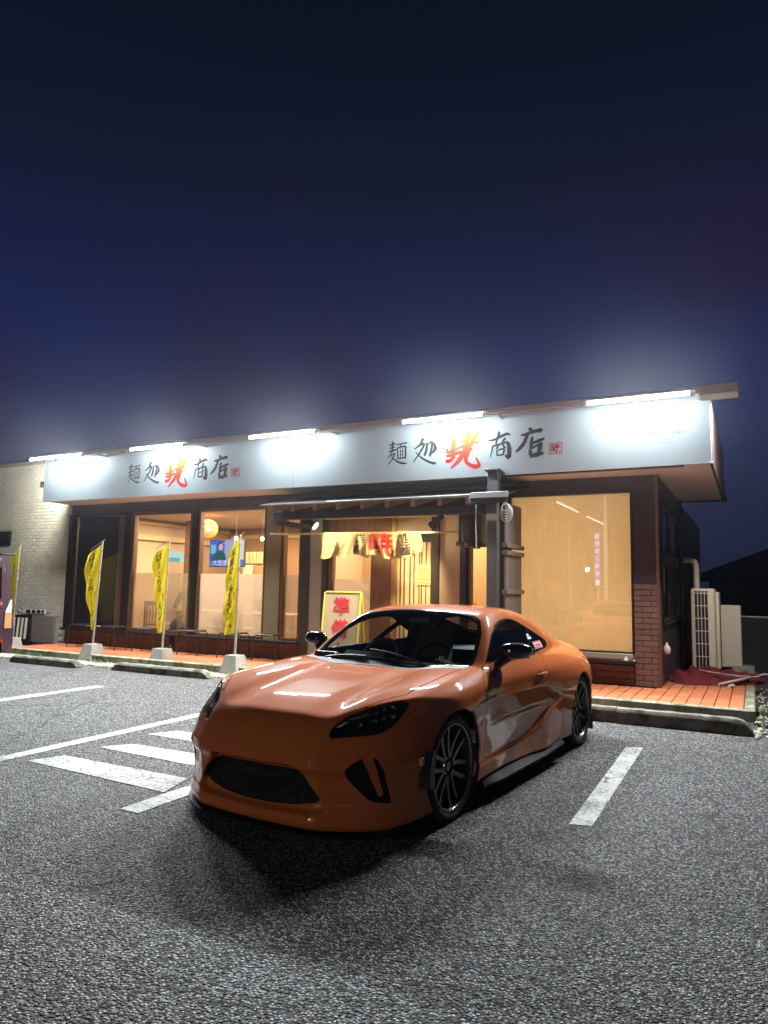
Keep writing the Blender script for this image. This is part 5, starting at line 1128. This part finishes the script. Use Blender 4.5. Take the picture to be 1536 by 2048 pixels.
def coupe():
    th=math.atan2(-math.cos(CA),-math.sin(CA))
    C=thing('sports_coupe','low orange sports coupe with black wheels parked in front of the restaurant entrance','car',CARPOS,th)
    V,T=surface_nets(-.95,3.5,-.02,.95,.02,1.3,.0125)
    S=Skin(V,T)
    # keep the left half, clipped on the centre plane
    S._split(-S.V[:,1]-1e-5*0,np.ones(len(S.T),bool),'half',[0],None); k=S.lab==S.label('half'); S.T=S.T[k]; S.lab=np.zeros(len(S.T),int)
    arch=lambda xc,r:(lambda V:np.where((V[:,1]>.55)&(V[:,2]<.8),np.hypot(V[:,0]-xc,V[:,2]-.315)-r,.5))
    S.cut(arch(0,.345),'void',gap=0); S.cut(arch(2.575,.343),'void',gap=0)
    S.cut(poly3(POLY['headlight'],.3),'headlight',gap=.0032)
    vent,fin=poly3(POLY['vent'],.2),poly3(POLY['fin'],.2); S.cut(lambda V:np.maximum(vent(V),-fin(V)),'vent',gap=0)
    GR=[(.385,0),(.383,.28),(.36,.335),(.306,.395),(.250,.44),(.215,.40),(.19,.27),(.178,.1),(.178,0)]
    S.cut(sympoly(GR,2,lambda V:V[:,0]<-.55),'grille',gap=0)
    hood=[(-.706,0),(-.703,.10),(-.694,.2),(-.678,.302),(-.655,.39),(-.620,.495),(-.567,.53),(-.508,.565),(-.445,.604),(-.38,.646),(-.318,.688),(-.174,.684),(.021,.692),(.283,.680),(.455,.672),(.42,.60),(.365,.45),(.335,.25),(.33,0)]
    S.cut(sympoly(hood,0,lambda V:(V[:,2]>.45)&(V[:,0]<.6)),'hood',gap=.0038)
    S.cut(lambda V:np.where(V[:,0]<-.05,inpoly_sd([(-1.3,-.1),(-.2,-.1),(-.2,.44),(-.30,.55),(-.36,.63),(-.42,.70),(-1.3,.75)],V[:,0],V[:,2]),.5),'bumper')
    ws=[(.395,0),(.405,.25),(.44,.45),(.49,.58),(.555,.665),(.60,.682),(.70,.668),(.89,.618),(1.03,.545),(1.085,.47),(1.115,.25),(1.122,0)]
    S.cut(sympoly(ws,0,lambda V:(V[:,2]>.78)&(V[:,0]<1.3)),'windscreen',gap=.0015,ring=(.028,'screen_border'))
    cowl=[(.333,0),(.338,.25),(.368,.45),(.425,.60),(.462,.672),(.54,.672),(.49,.582),(.44,.452),(.405,.25),(.395,0)]
    S.cut(sympoly(cowl,0,lambda V:(V[:,2]>.7)&(V[:,0]<.7)),'cowl',gap=0)
    S.cut(poly3(POLY['dlo'],.3),'side_glass',gap=.0,ring=(.017,'window_surround'))
    q=POLY['qtr']; p0,p1=np.array(q[0]),np.array(q[2])
    def bp(V):
        d=p1-p0; t=((V[:,0]-p0[0])*d[2]-(V[:,2]-p0[2])*d[0])/math.hypot(d[0],d[2]); return np.abs(t+.01)-.022
    S.cut(bp,'window_surround',over=('side_glass',),gap=0)
    S.cut(poly3(POLY['door'],.3),'door')
    S.cut(poly3(POLY['slit'],.2),'fender_slit',gap=0)
    rw=[(2.20,0),(2.22,.25),(2.27,.42),(2.34,.47),(2.80,.40),(2.88,.3),(2.92,0)]
    S.cut(sympoly(rw,0,lambda V:(V[:,2]>.8)&(V[:,0]>2)),'rear_window',gap=.0015,ring=(.03,'screen_border'))
    S.cut(lambda V:np.where(V[:,0]>2.9,inpoly_sd([(.48,.66),(.8,.68),(.82,.76),(.5,.75)],V[:,1],V[:,2]),.5),'tail_lamp')
    S.cut(lambda V:np.where((V[:,0]>2.9),inpoly_sd([(-1,.1),(1,.1),(1,.36),(-1,.36)],V[:,1],V[:,2]),.5),'rear_diffuser',gap=0)
    S.N=grad(S.V); S.N/=np.maximum(np.linalg.norm(S.N,axis=1,keepdims=True),1e-6)
    P=M['paintcar']; D=.022
    def panel(name,mat,*labs,sides=False,depth=D,label=None):
        p=S.get(*labs)
        if len(p[1])==0: print('EMPTY',labs); return
        p=skirted(*p,depth) if depth else p
        if sides:
            a=to_mesh(name,*p,mat,C); b=to_mesh(name,*mirror(*p),mat,C); return a,b
        return to_mesh(name,*both(p),mat,C)
    panel('body',P,'body',depth=.02); panel('hood',P,'hood'); panel('front_bumper',P,'bumper')
    doors=panel('door',P,'door',sides=True)
    panel('windscreen',M['carglass'],'windscreen',depth=0); panel('screen_border',M['gloss'],'screen_border',depth=.01); panel('rear_window',M['privacy'],'rear_window',depth=0)
    panel('side_window',M['privacy'],'side_glass',sides=True,depth=0); panel('window_surround',M['gloss'],'window_surround',sides=True,depth=.012)
    panel('cowl',M['matt'],'cowl',depth=.01)
    panel('fender_slit',M['linerm'],'fender_slit',sides=True,depth=0)
    heads=panel('headlight',M['lens'],'headlight',sides=True,depth=.004); panel('tail_lamp',M['redlens'],'tail_lamp',sides=True,depth=.01); panel('rear_diffuser',M['satin'],'rear_diffuser')
    def sunk(name,lab,dep,mat,sides):
        p=S.get(lab); p=(p[0]-p[2]*dep,p[1],p[2])
        if sides:
            a=to_mesh(name,*p,mat,C); b=to_mesh(name,*mirror(*p),mat,C); return [a,b]
        return [to_mesh(name,*both(p),mat,C)]
    k=N('dark_mesh_grille'); vv=k.coord('Object',scale=(1,1,1)); w=k.new('ShaderNodeTexVoronoi'); w.inputs['Scale'].default_value=95; w.inputs['Randomness'].default_value=.0; k.l(vv,w.inputs['Vector'])
    h=k.ramp(w.outputs['Distance'],[(.35,0.0),(.55,1.0)]); k.set(Base_Color=k.mix(h,(.001,.001,.0015),(.009,.009,.012)),Roughness=.6,Specular_IOR_Level=.25); k.bump(h,.8,.006); M['mesh']=k.m
    sunk('vent',  'vent',.019,M['mesh'],True); sunk('grille','grille',.019,M['mesh'],False)
    sunk('headlight_housing','headlight',.05,M['lampbowl'],True)
    # liner: everything but the glazing, set inwards, keeps light out of the shell
    m=~np.isin(S.lab,[S.label(x) for x in ('void','windscreen','side_glass','rear_window','headlight')]); p=sub(S.V,S.T,S.N,m)
    to_mesh('body_liner',*both((p[0]-p[2]*.024,p[1],p[2])),M['linerm'],C)
    # reflector units in the lamps: two rows, small clear lenses
    for sg,hd in ((1,heads[0]),(-1,heads[1])):
        for i,(x,y,z) in enumerate(((-.50,.60,.662),(-.46,.63,.672),(-.42,.66,.682),(-.545,.61,.625),(-.50,.645,.632),(-.46,.675,.642),(-.61,.56,.612))):
            n=grad(np.array([[x,y,z]]))[0]; n/=np.linalg.norm(n); pnt=np.array([x,y,z]); pnt=pnt-n*(field(*pnt[:,None])[0]+.024)
            u=np.cross(n,[0,0,1.]); u/=np.linalg.norm(u); w=np.cross(n,u); r=.016
            mb=CMB(); rings=[]
            prof=((1,-.012),(1,.0),(.8,.004),(.75,-.006),(.35,-.012),(.0,-.013)); nn=12
            vs=[pnt+n*hh+(u*math.cos(a/nn*6.2832)+w*math.sin(a/nn*6.2832))*r*rr for rr,hh in prof for a in range(nn)]
            mb.add([(q[0],q[1]*sg,q[2]) for q in vs],[(j*nn+a,j*nn+(a+1)%nn,(j+1)*nn+(a+1)%nn,(j+1)*nn+a) for j in range(len(prof)-1) for a in range(nn)])
            mb.build('reflector',M['chrome'],hd,smooth=True)
    # wheel wells, floor
    for xc in (0,2.575):
        for sg in (1,-1):
            mb=CMB(); mb.lathe([(.346,sg*.80),(.352,sg*.42),(.10,sg*.42)],28,'Y',(xc,0,.315),-math.pi*.62,math.pi*.62); mb.build('wheel_well',M['linerm'],C,smooth=True)
    # aero: splitter, side skirts, canards, arch trims
    n=25; vs=[]; 
    for i in range(n):
        y=-.80+1.6*i/(n-1); xf=-.868+float(hermite(SY,SX,np.array([abs(y)]))[0])*.97; o=.006
        vs+= [(xf-o,y,.052),(xf+.16,y,.052),(xf-o,y,.066),(xf+.16,y,.070)]
    CMB().add(vs,[f for i in range(n-1) for f in ((4*i,4*i+4,4*i+6,4*i+2),(4*i+2,4*i+6,4*i+7,4*i+3),(4*i,4*i+1,4*i+5,4*i+4))]+[(0,2,3,1),(4*n-4,4*n-3,4*n-1,4*n-2)]).build('front_splitter',M['matt'],C)
    for sg in (1,-1):
        xs=np.linspace(.40,1.93,30); vs=[]
        for x in xs:
            yy=float(YF(np.array([x]),np.array([.15]))[0])+.012; e=.032*min(1,(x-.38)/.25)+.012*math.sin((x-.4)/1.5*math.pi); zt=.152+.02*max(0,(x-1.5)/.4)
            vs+=[(x,sg*(yy-.06),zt-.03),(x,sg*(yy+e),zt-.048),(x,sg*(yy+e+.004),zt-.030),(x,sg*(yy-.01),zt+.010)]
        CMB().add(vs,[(4*i+a,4*i+4+a,4*i+4+(a+1)%4,4*i+(a+1)%4) for i in range(29) for a in range(4)]+[(0,1,2,3),(119,118,117,116)]).build('side_skirt',M['matt'],C,smooth=True)
        # black blade ahead of the front wheel
        vs=[]; 
        for z in np.linspace(.27,.47,9):
            xx=-math.sqrt(max(0,.345**2-(z-.315)**2)); yy=float(YF(np.array([xx-.05]),np.array([z]))[0])
            vs+=[(xx-.055,sg*(yy-.012),z),(xx-.02,sg*(yy+.022),z),(xx+.002,sg*(yy+.022),z),(xx+.002,sg*(yy-.02),z)]
        CMB().add(vs,[(4*i+a,4*i+4+a,4*i+4+(a+1)%4,4*i+(a+1)%4) for i in range(8) for a in range(4)]+[(0,1,2,3),(35,34,33,32)]).build('arch_blade',M['satin'],C)
        # orange side marker
        CMB().box(-.415,-.385,sg*.838-.01,sg*.838+.012,.40,.445,.004).build('side_marker',plain('amber_marker',(.6,.2,.02),.3) if 'amber_marker' not in bpy.data.materials else bpy.data.materials['amber_marker'],C)
        CMB().add([(2.90,sg*.70,.10),(2.90,sg*.86,.10),(2.905,sg*.86,.24),(2.905,sg*.70,.24)],[(0,1,2,3)]).build('mud_flap',P,C)
    # wheels
    def wheel(xc,yc,sg,steer=0):
        w=thing('wheel',None,None,(0,0,0)); w.parent=C; w.location=(-xc,yc*sg,.315); w.rotation_euler=(0,0,steer if sg>0 else math.pi+steer); WORLD[w.name]=Matrix.Identity(4)
        # local: +Y outwards
        t=.315; r0=.252
        MB().lathe([(r0,-.235),(r0+.018,-.247),(r0+.045,-.25),(t-.010,-.238),(t,-.205),(t+.0005,-.15),(t-.003,-.148),(t-.003,-.143),(t+.0005,-.141),(t+.0005,-.095),(t-.003,-.093),(t-.003,-.088),(t+.0005,-.086),(t,-.03),(t-.010,-.0),(t-.025,.010),(r0+.030,.012),(r0+.012,.006),(r0-.002,-.004)],72,'Y').build('tyre',M['tyre'],w,smooth='all',local=True)
        rim=MB().lathe([(r0-.006,-.22),(r0-.03,-.20),(r0-.035,-.10),(r0-.025,-.045),(r0-.012,-.02),(r0-.010,-.012)],64,'Y').build('rim',M['rim'],w,smooth='all',local=True)
        MB().lathe([(r0-.012,-.022),(r0-.010,.0),(r0-.004,.006),(r0+.006,.006),(r0+.008,-.002)],72,'Y').build('rim_lip',M['lip'],w,smooth='all',local=True)
        m=MB()
        for i in range(6):
            a=i*math.pi/3+.26
            for s in (-1,1):
                ca,sa=math.cos(a),math.sin(a); vs=[]
                for rr,off,hw,y0,y1 in ((.050,.022,.021,-.085,-.026),(.10,.032,.0195,-.08,-.030),(.17,.040,.0185,-.075,-.028),(.215,.045,.0185,-.07,-.020),(.243,.049,.023,-.07,-.014)):
                    for o,y in ((s*off-hw,y0),(s*off+hw,y0),(s*off+hw*.62,y1),(s*off-hw*.62,y1)): vs.append((rr*sa+o*ca,y,rr*ca-o*sa))
                m2=MB().add(vs,[(4*k+b,4*k+4+b,4*k+4+(b+1)%4,4*k+(b+1)%4) for k in range(4) for b in range(4)]+[(0,1,2,3),(19,18,17,16)]); m2.build('spoke',M['rim'],rim,smooth=30,local=True)
        MB().lathe([(0,-.028),(.026,-.028),(.030,-.034),(.034,-.045),(.062,-.05),(.066,-.07),(.066,-.09)],32,'Y').build('hub',M['rim'],rim,smooth=True,local=True)
        nm=MB()
        for i in range(5): a=i*1.2566; nm.tube([(.05*math.sin(a),-.06,.05*math.cos(a)),(.05*math.sin(a),-.035,.05*math.cos(a))],.009,8)
        nm.build('lug_nut',M['chrome'],rim,local=True)
        MB().lathe([(.07,-.15),(.07,-.128),(.158,-.128),(.158,-.15)],40,'Y').build('brake_disc',plain('brake_disc_steel',(.22,.21,.20),.35,.1,20,metal=.9) if 'brake_disc_steel' not in bpy.data.materials else bpy.data.materials['brake_disc_steel'],w,smooth=True,local=True)
        MB().box(.10,.18,-.17,-.11,-.06,.07,.01).build('caliper',M['satin'],w,local=True)
    for xc,yc,st in ((0,.832,0),(2.575,.838,0)):
        for sg in (1,-1): wheel(xc,yc,sg,st)
    # mirrors
    for sg in (1,-1):
        nu,nv=28,18; vs=[]
        def sp(c,e): return math.copysign(abs(c)**e,c)
        for i in range(nv+1):
            b=-math.pi/2+math.pi*i/nv
            for j in range(nu):
                a=2*math.pi*j/nu
                x=.075*sp(math.cos(b),.75)*sp(math.cos(a),.8); y=.112*sp(math.cos(b),.75)*sp(math.sin(a),.8); z=.064*sp(math.sin(b),.75)
                fx=1.25 if x<0 else .55; k=(y+.112)/.224
                vs.append((.875+x*fx-.0+.035*k,sg*(.888+y),.945+z*(1.0-.18*k)+.008*k))
        mr=CMB().add(vs,[(i*nu+j,i*nu+(j+1)%nu,(i+1)*nu+(j+1)%nu,(i+1)*nu+j) for i in range(nv) for j in range(nu)]).build('wing_mirror',M['gloss'],C,smooth='all')
        CMB().tube([(.80,sg*.765,.835),(.815,sg*.80,.865),(.85,sg*.85,.905)],[.034,.028,.03],12).build('mirror_stalk',M['gloss'],mr,smooth=True)
        CMB().box(.915,.922,sg*.89-.085,sg*.89+.085,.90,.985,.004).build('mirror_glass',M['chrome'],mr)
    # door handles
    for sg,d in ((1,doors[0]),(-1,doors[1])):
        h=CMB().lathe([(0,.0),(.040,.002),(.055,.004)],20,'Y',(1.45,sg*.8625,.722)); h.v=[(1.45+(x-1.45)*1.25,y,.722+(z-.722)*.7) for x,y,z in h.v]; h.build('handle_recess',M['satin'],d,smooth=True)
        CMB().tube([(1.375,sg*.868,.730),(1.40,sg*.884,.735),(1.47,sg*.889,.738),(1.535,sg*.886,.738),(1.56,sg*.870,.736)],[.010,.014,.014,.014,.010],10).build('handle',P,d,smooth=True)
        CMB().add([(x,sg*(y+.012),z-dz) for x,y,z in ((.70,.742,.868),(1.0,.768,.873),(1.35,.762,.881),(1.62,.748,.888)) for dz in (0,.016)],[(2*i,2*i+1,2*i+3,2*i+2) for i in range(3)]).build('belt_moulding',M['chrome'],d)
    # wipers, antenna fin, mirror, stickers
    wz=lambda x,y:float(hermite(CX_,CZ_,np.array([x]))[0]-hermite(CX_,CC_,np.array([x]))[0]*y*y)
    for a,b in (((.43,.45),(.50,-.10)),((.42,-.08),(.49,-.60))):
        pts=[(a[0]*(1-t)+b[0]*t,a[1]*(1-t)+b[1]*t,wz(a[0]*(1-t)+b[0]*t,a[1]*(1-t)+b[1]*t)+.012) for t in np.linspace(0,1,8)]
        CMB().tube(pts,.007,6).build('wiper',M['satin'],C,smooth=True)
    CMB().add([(2.02,0,1.215),(2.20,0,1.185),(2.15,0,1.255),(2.10,0,1.262),(2.03,.018,1.21),(2.19,.018,1.185),(2.03,-.018,1.21),(2.19,-.018,1.185)],[(4,5,2,3),(7,6,3,2),(4,3,0),(6,0,3),(5,1,2),(7,2,1)]).build('antenna_fin',P,C)
    q=np.array([2.0,.655,.95]); 
    def onside(x,z): 
        lo,hi=.4,.9
        for _ in range(30):
            mid=(lo+hi)/2
            if field(np.array([x]),np.array([mid]),np.array([z]))[0]<0: lo=mid
            else: hi=mid
        return lo
    def decal(name,mat,x0,x1,z0,z1,off=.003): CMB().add([(x,onside(x,z)+off,z) for x,z in ((x0,z0),(x1,z0),(x1,z1),(x0,z1))],[(0,1,2,3)]).build(name,mat,C)
    decal('sticker',plain('pink_sticker',(.62,.14,.14),.5),1.70,1.95,.905,.962); decal('sticker',M['chalk'],1.715,1.935,.918,.950,.0045); decal('sticker',M['red'],1.74,1.91,.926,.943,.006); decal('sticker',M['chalk'],1.64,1.74,.985,1.005); decal('sticker',M['chalk'],1.66,1.72,1.01,1.025)
    # script on the windscreen
    t=text_mesh('Steel',.075,M['steel'],'windscreen_script',None,(0,0,0),depth=0,shear=.35); t.parent=C; t.location=(0,0,0); t.rotation_euler=(0,0,0)
    for vt in t.data.vertices:
        y=.50+vt.co.x; x=.545+vt.co.y*.9; vt.co=(-x,y,wz(x,y)+.004)
    # cabin: dashboard, wheel, seats, inner mirror, floor
    CMB().prism([(.46,.60),(.46,.80),(.60,.845),(.80,.84),(.95,.76),(.98,.60)],-.66,.66,'Y').build('dashboard',M['seat'],C,smooth=True)
    CMB().prism([(.80,.84),(.86,.875),(.98,.86),(1.0,.80)],-.56,-.18,'Y').build('instrument_hood',M['seat'],C)
    st=CMB(); st.tube([(1.06+.17*.45*math.cos(a/20*6.2832)*1,-.36+.175*math.sin(a/20*6.2832),.80+.155*math.cos(a/20*6.2832)) for a in range(21)],.016,8,False); st.tube([(.95,-.36,.76),(1.06,-.36,.80)],.035,8); st.build('steering_wheel',M['seat'],C,smooth=True)
    for sy in (-.36,.36):
        prof=[(1.30,.30),(1.35,.44),(1.72,.40),(1.85,.86),(1.92,1.06),(1.97,1.07),(1.96,.90),(1.86,.40),(1.80,.28)]
        CMB().prism(prof,sy-.22,sy+.22,'Y').build('seat',M['seat'],C); CMB().tube([(1.90,sy-.10,1.06),(1.90,sy+.10,1.06)],[.055,.055],12).build('headrest',M['seat'],C,smooth=True)
    CMB().box(1.06,1.10,-.10,.10,1.10,1.155,.01).build('interior_mirror',M['satin'],C)
    CMB().box(.3,3.1,-.62,.62,.22,.30).build('cabin_floor',M['linerm'],C)
    CMB().box(2.2,3.0,-.5,.5,.80,.82).build('parcel_shelf',M['linerm'],C)
    CMB().box(.50,.56,-.62,-.42,.842,.885,.01).build('toll_unit',M['satin'],C); 
coupe()
# ================================================================ purple van at the left edge
def van():
    x0,x1,yr=-12.33,-10.72,7.72      # van faces the road: rear end towards the terrace
    Vn=thing('purple_van','dark purple minivan at the left edge with its tail towards the terrace','van',((x0+x1)/2,5.4,0),-math.pi/2)
    pm=carpaint('dark_purple_paint',(.032,.017,.027),.2,.3)
    w=(x1-x0)/2; prof=[(-2.15,.30),(-2.25,.55),(-2.15,.85),(-1.55,1.02),(-.75,1.72),(-.4,1.84),(.6,1.90),(1.6,1.88),(2.02,1.80),(2.16,1.45),(2.24,1.02),(2.30,.92),(2.32,.55),(2.28,.26)]
    # lofted half sections: belt at z=1.0, sides lean in above it
    def hw(x,z):
        k=w*(1-.10*max(0,(z-1.0))-.03*max(0,.45-z)); 
        e=min((2.34-x),(x+2.27)); k-=.20*max(0,1-e/.42)**2.2*w*.9
        return k
    nx=90; nz=26; vs=[]; fs=[]
    px=np.array([p[0] for p in prof])
    def span(x):
        top=np.interp(x,[-2.27,-2.2,-2.1,-1.55,-.75,-.4,.6,1.6,2.02,2.17,2.25,2.33],[.62,.80,.90,1.02,1.72,1.84,1.90,1.88,1.82,1.50,1.05,.62]); return (.26 if x>-2.0 else .32),top
    xs=np.concatenate([np.linspace(-2.26,-1.9,14),np.linspace(-1.85,1.8,50),np.linspace(1.85,2.325,26)])
    for x in xs:
        b,t=span(x)
        for j in range(nz+1):
            u=j/nz; z=b+(t-b)*min(1,u/.72) if u<.72 else t; y=hw(x,z)
            if u>=.62: 
                k=(u-.62)/.38; y=hw(x,t)*(math.cos(k*math.pi/2)**.45 if k<1 else 0); z=b+(t-b)*(.62/.72)+(t-b)*(1-.62/.72)*math.sin(k*math.pi/2)**.6
            vs.append((x,y,z))
    n=len(xs)
    for sg in (1,-1):
        m=0
    def shell(sel): 
        mb=MB()
        for sg in (1,-1): mb.add([(-x,sg*y,z) for x,y,z in vs],[q for i in range(n-1) for j in range(nz) for q in [(i*(nz+1)+j,i*(nz+1)+j+1,(i+1)*(nz+1)+j+1,(i+1)*(nz+1)+j)] if sel(vs[q[0]],vs[q[2]])])
        return mb
    arch=lambda a,b:min(math.hypot((a[0]+b[0])/2-xc,(a[2]+b[2])/2-.33) for xc in (-1.35,1.70))<.36
    glassy=lambda a,b:(1.08<(a[2]+b[2])/2<1.56 and (-1.0<(a[0]+b[0])/2<.25 or .33<(a[0]+b[0])/2<1.02 or 1.10<(a[0]+b[0])/2<1.98))
    import bmesh
    o=shell(lambda a,b:not arch(a,b) and not glassy(a,b)).build('body',pm,Vn,smooth='all',local=True); g=shell(lambda a,b:glassy(a,b)).build('side_window',M['privacy'],Vn,smooth='all',local=True)
    for ob in (o,g):
        bm=bmesh.new(); bm.from_mesh(ob.data); bmesh.ops.remove_doubles(bm,verts=bm.verts,dist=.001); bmesh.ops.recalc_face_normals(bm,faces=bm.faces); bm.to_mesh(ob.data); bm.free()
    MB().box(-2.1,2.1,-.7,.7,.28,.36).build('underbody',M['linerm'],Vn,local=True); MB().box(-1.95,1.1,-.6,.6,1.0,1.05).build('parcel_cover',M['linerm'],Vn,local=True)
    for xc in (1.35,-1.70):
        for sg in (1,-1):
            t=thing('wheel',None,None); t.parent=Vn; t.location=(xc,sg*(w-.02),.325); t.rotation_euler=(0,0,0 if sg>0 else math.pi); WORLD[t.name]=Matrix.Identity(4)
            MB().lathe([(.21,-.2),(.30,-.21),(.325,-.18),(.325,-.03),(.30,0),(.21,.0)],48,'Y').build('tyre',M['tyre'],t,smooth=True,local=True); MB().lathe([(.21,-.2),(.19,-.03),(.17,-.02),(.06,-.012),(0,-.012)],32,'Y').build('rim',M['steel'],t,smooth=True,local=True)
            MB().lathe([(.36,-.0),(.36,-.35),(.1,-.35)],24,'Y').build('wheel_well',M['linerm'],t,smooth=True,local=True)
    cl=plain('clear_white_tail_lens',(.36,.33,.30),.12,.1,9,coat=1,bump=0); am=plain('amber_tail_lens',(.33,.17,.075),.15,.15,14,coat=1,bump=0)
    for sg in (1,-1):
        def wrap(za,zb,xa,mat,name,out):
            mb=MB(); q=[]
            for z in np.linspace(za,zb,8):
                for x in np.linspace(xa(z),2.30,8):
                    xx=min(x,2.20+.10*(1.1-z) if z<1.3 else 2.2); q.append((-xx,sg*(hw(x,z)+out),z))
            mb.add(q,[(8*i+j,8*i+j+1,8*i+9+j,8*i+8+j) for i in range(7) for j in range(7)]); return mb.build(name,mat,Vn,smooth='all',local=True)
        wrap(.62,.86,lambda z:2.06,am,'tail_lamp',.016); wrap(.865,1.08,lambda z:2.06+.10*max(0,(z-.9)/.18),cl,'tail_lamp',.018)
        MB().box(-2.02,-1.86,sg*(w-.012)-.004,sg*(w-.012)+.004,.70,.90,.004).build('fuel_flap',pm,Vn,local=True)
        MB().tube([(2.0,sg*(w+.004),.975),(-2.02,sg*(w+.004),.965)],.008,6).build('belt_moulding',M['chrome'],Vn,local=True)
        MB().lathe([(0,.0),(.026,.001),(.03,.0)],18,'Y',(-1.98,sg*(w+.003) if sg>0 else sg*(w+.003),1.02)).build('sticker',plain('pink_round_sticker',(.25,.02,.035),.5) if 'pink_round_sticker' not in bpy.data.materials else bpy.data.materials['pink_round_sticker'],Vn,local=True)
    for sg in (1,-1):
        MB().tube([(-1.02,sg*(w-.002),.42),(-1.03,sg*(w+.001),.80),(-1.04,sg*(w-.001),1.06)],.004,5).build('door_seam',M['linerm'],Vn,local=True); MB().tube([(-2.30,sg*.55,.60),(-2.27,sg*(w-.10),.60),(-2.02,sg*(w-.001),.60)],.004,5).build('bumper_seam',M['linerm'],Vn,local=True); MB().box(-2.06,-2.00,sg*(w-.0)-.008,sg*(w-.0)+.012,.40,.46,.004).build('reflector',M['redlens'],Vn,local=True)
    MB().box(-2.30,-2.05,-.62,.62,1.80,1.83,.01).build('rear_spoiler',pm,Vn,local=True)
    MB().box(2.22,2.27,-.55,.55,.45,.62,.01).build('front_grille',M['satin'],Vn,local=True)
van()
# ================================================================ lit blue sign across the street, mirrored in the right window
def street_sign():
    X,Y=-7.47,-19.0
    s=thing('blue_pole_sign','tall lit blue sign with white characters across the street behind the camera','sign',(X,Y,0))
    MB().tube([(X,Y-.1,0),(X,Y-.1,4.7)],.09,12).build('pole',M['steel'],s,smooth=True)
    MB().box(X-.14,X+.14,Y-.08,Y,1.72,4.65,.02).build('panel',emit('lit_blue_panel',(.12,.08,1.0),4.5),s)
    for i,ch in enumerate('福田自工商会'): text_mesh(ch,.27,emit('lit_white_letter',(.80,.85,1),6.0) if i==0 else bpy.data.materials['lit_white_letter'],'character',s,(X,Y+.01,4.40-.40*i),rot=(math.pi/2,0,math.pi),fat=.006)
    MB().box(X-.11,X+.11,Y+.004,Y+.008,1.76,2.05).build('logo_panel',bpy.data.materials['lit_white_letter'],s)
def car_park_lamp():
    x,y=-5.77,-8.0
    L=thing('globe_lamp','lit globe lamp on a short post in the car park behind the camera','lamp',(x,y,0)); MB().tube([(x,y,0),(x,y,2.19)],.045,12).build('post',M['black'],L,smooth=True)
    MB().lathe([(0,.085),(.042,.075),(.075,.04),(.085,0),(.075,-.04),(.042,-.075),(.035,-.085)],20,'Z',(x,y,2.27)).build('globe',emit('lit_globe',(1,.90,.76),LAMP_GLOBE),L,smooth='all')
LAMP_GLOBE=2700
car_park_lamp()
def canopy():
    c=thing('steel_canopy','open steel canopy with two lit tubes across the lane behind the camera','canopy',(-7.0,-13,0)); st=M['steel']
    MB().box(-9.2,-4.8,-19.6,-7.4,5.25,5.33).build('roof',M['darkframe'],c)
    for x in (-9.0,-5.0):
        for y in (-19.3,-7.7): MB().box(x-.07,x+.07,y-.07,y+.07,0,5.25).build('post',st,c)
    for i,(a,b) in enumerate(((-12.0,-8.1),(-18.4,-14.1))):
        t=thing('canopy_tube_lamp',('lit tube lamp under the near end of the steel canopy','lit tube lamp under the far end of the steel canopy')[i],'fluorescent lamp',(-7,(a+b)/2,5.0))
        MB().tube([(-6.98,a,5.0),(-6.98,b,5.0)],.035,8).build('tube',bpy.data.materials['canopy_tube'] if i else emit('canopy_tube',(.9,.96,1),9),t); MB().box(-7.02,-6.94,a,b,5.05,5.24).build('housing',M['whitepaint'],t)
canopy()
def street_houses():
    dk=plain('unlit_street_wall',(.05,.05,.055),.9,.2,2); rf=plain('unlit_street_roof',(.02,.02,.022),.8,.2,2)
    for i,(x,y,w,d,h,l) in enumerate(((-17,-27,11,8,5.2,'unlit wide house across the street behind the camera'),(-3,-30,10,8,6.0,'unlit tall house across the street beside the blue sign'),(10,-27,11,9,4.6,'unlit low house across the street to the right'),(24,-14,9,12,5.4,'unlit house on the plot to the right of the car park'),(26,4,9,11,4.8,'unlit house beyond the right end of the car park'))):
        o=thing('street_house',l,'house',(x,y,0)); MB().box(x-w/2,x+w/2,y-d/2,y+d/2,0,h).build('wall',dk,o)
        e=.5; MB().add([(x-w/2-e,y-d/2-e,h),(x+w/2+e,y-d/2-e,h),(x+w/2+e,y+d/2+e,h),(x-w/2-e,y+d/2+e,h),(x-w/4,y,h+1.9),(x+w/4,y,h+1.9)],[(0,1,5,4),(2,3,4,5),(1,2,5),(3,0,4),(3,2,1,0)]).build('roof',rf,o)
street_houses()
street_sign()
# ================================================================ thin volume added to imitate lens bloom round the lamps
def bloom_haze():
    b=MB().box(-71,71,-61,111,-1.1,8.9).build('bloom_haze',None); b['kind']='stuff'
    m=bpy.data.materials.new('bloom_volume'); m.use_nodes=True; nt=m.node_tree; nt.nodes.remove(nt.nodes['Principled BSDF']); v=nt.nodes.new('ShaderNodeVolumePrincipled')
    v.inputs['Density'].default_value=.00058; v.inputs['Color'].default_value=(.90,.93,1,1); v.inputs['Anisotropy'].default_value=.945
    nt.links.new(v.outputs[0],nt.nodes['Material Output'].inputs['Volume']); b.data.materials.append(m)
bloom_haze()
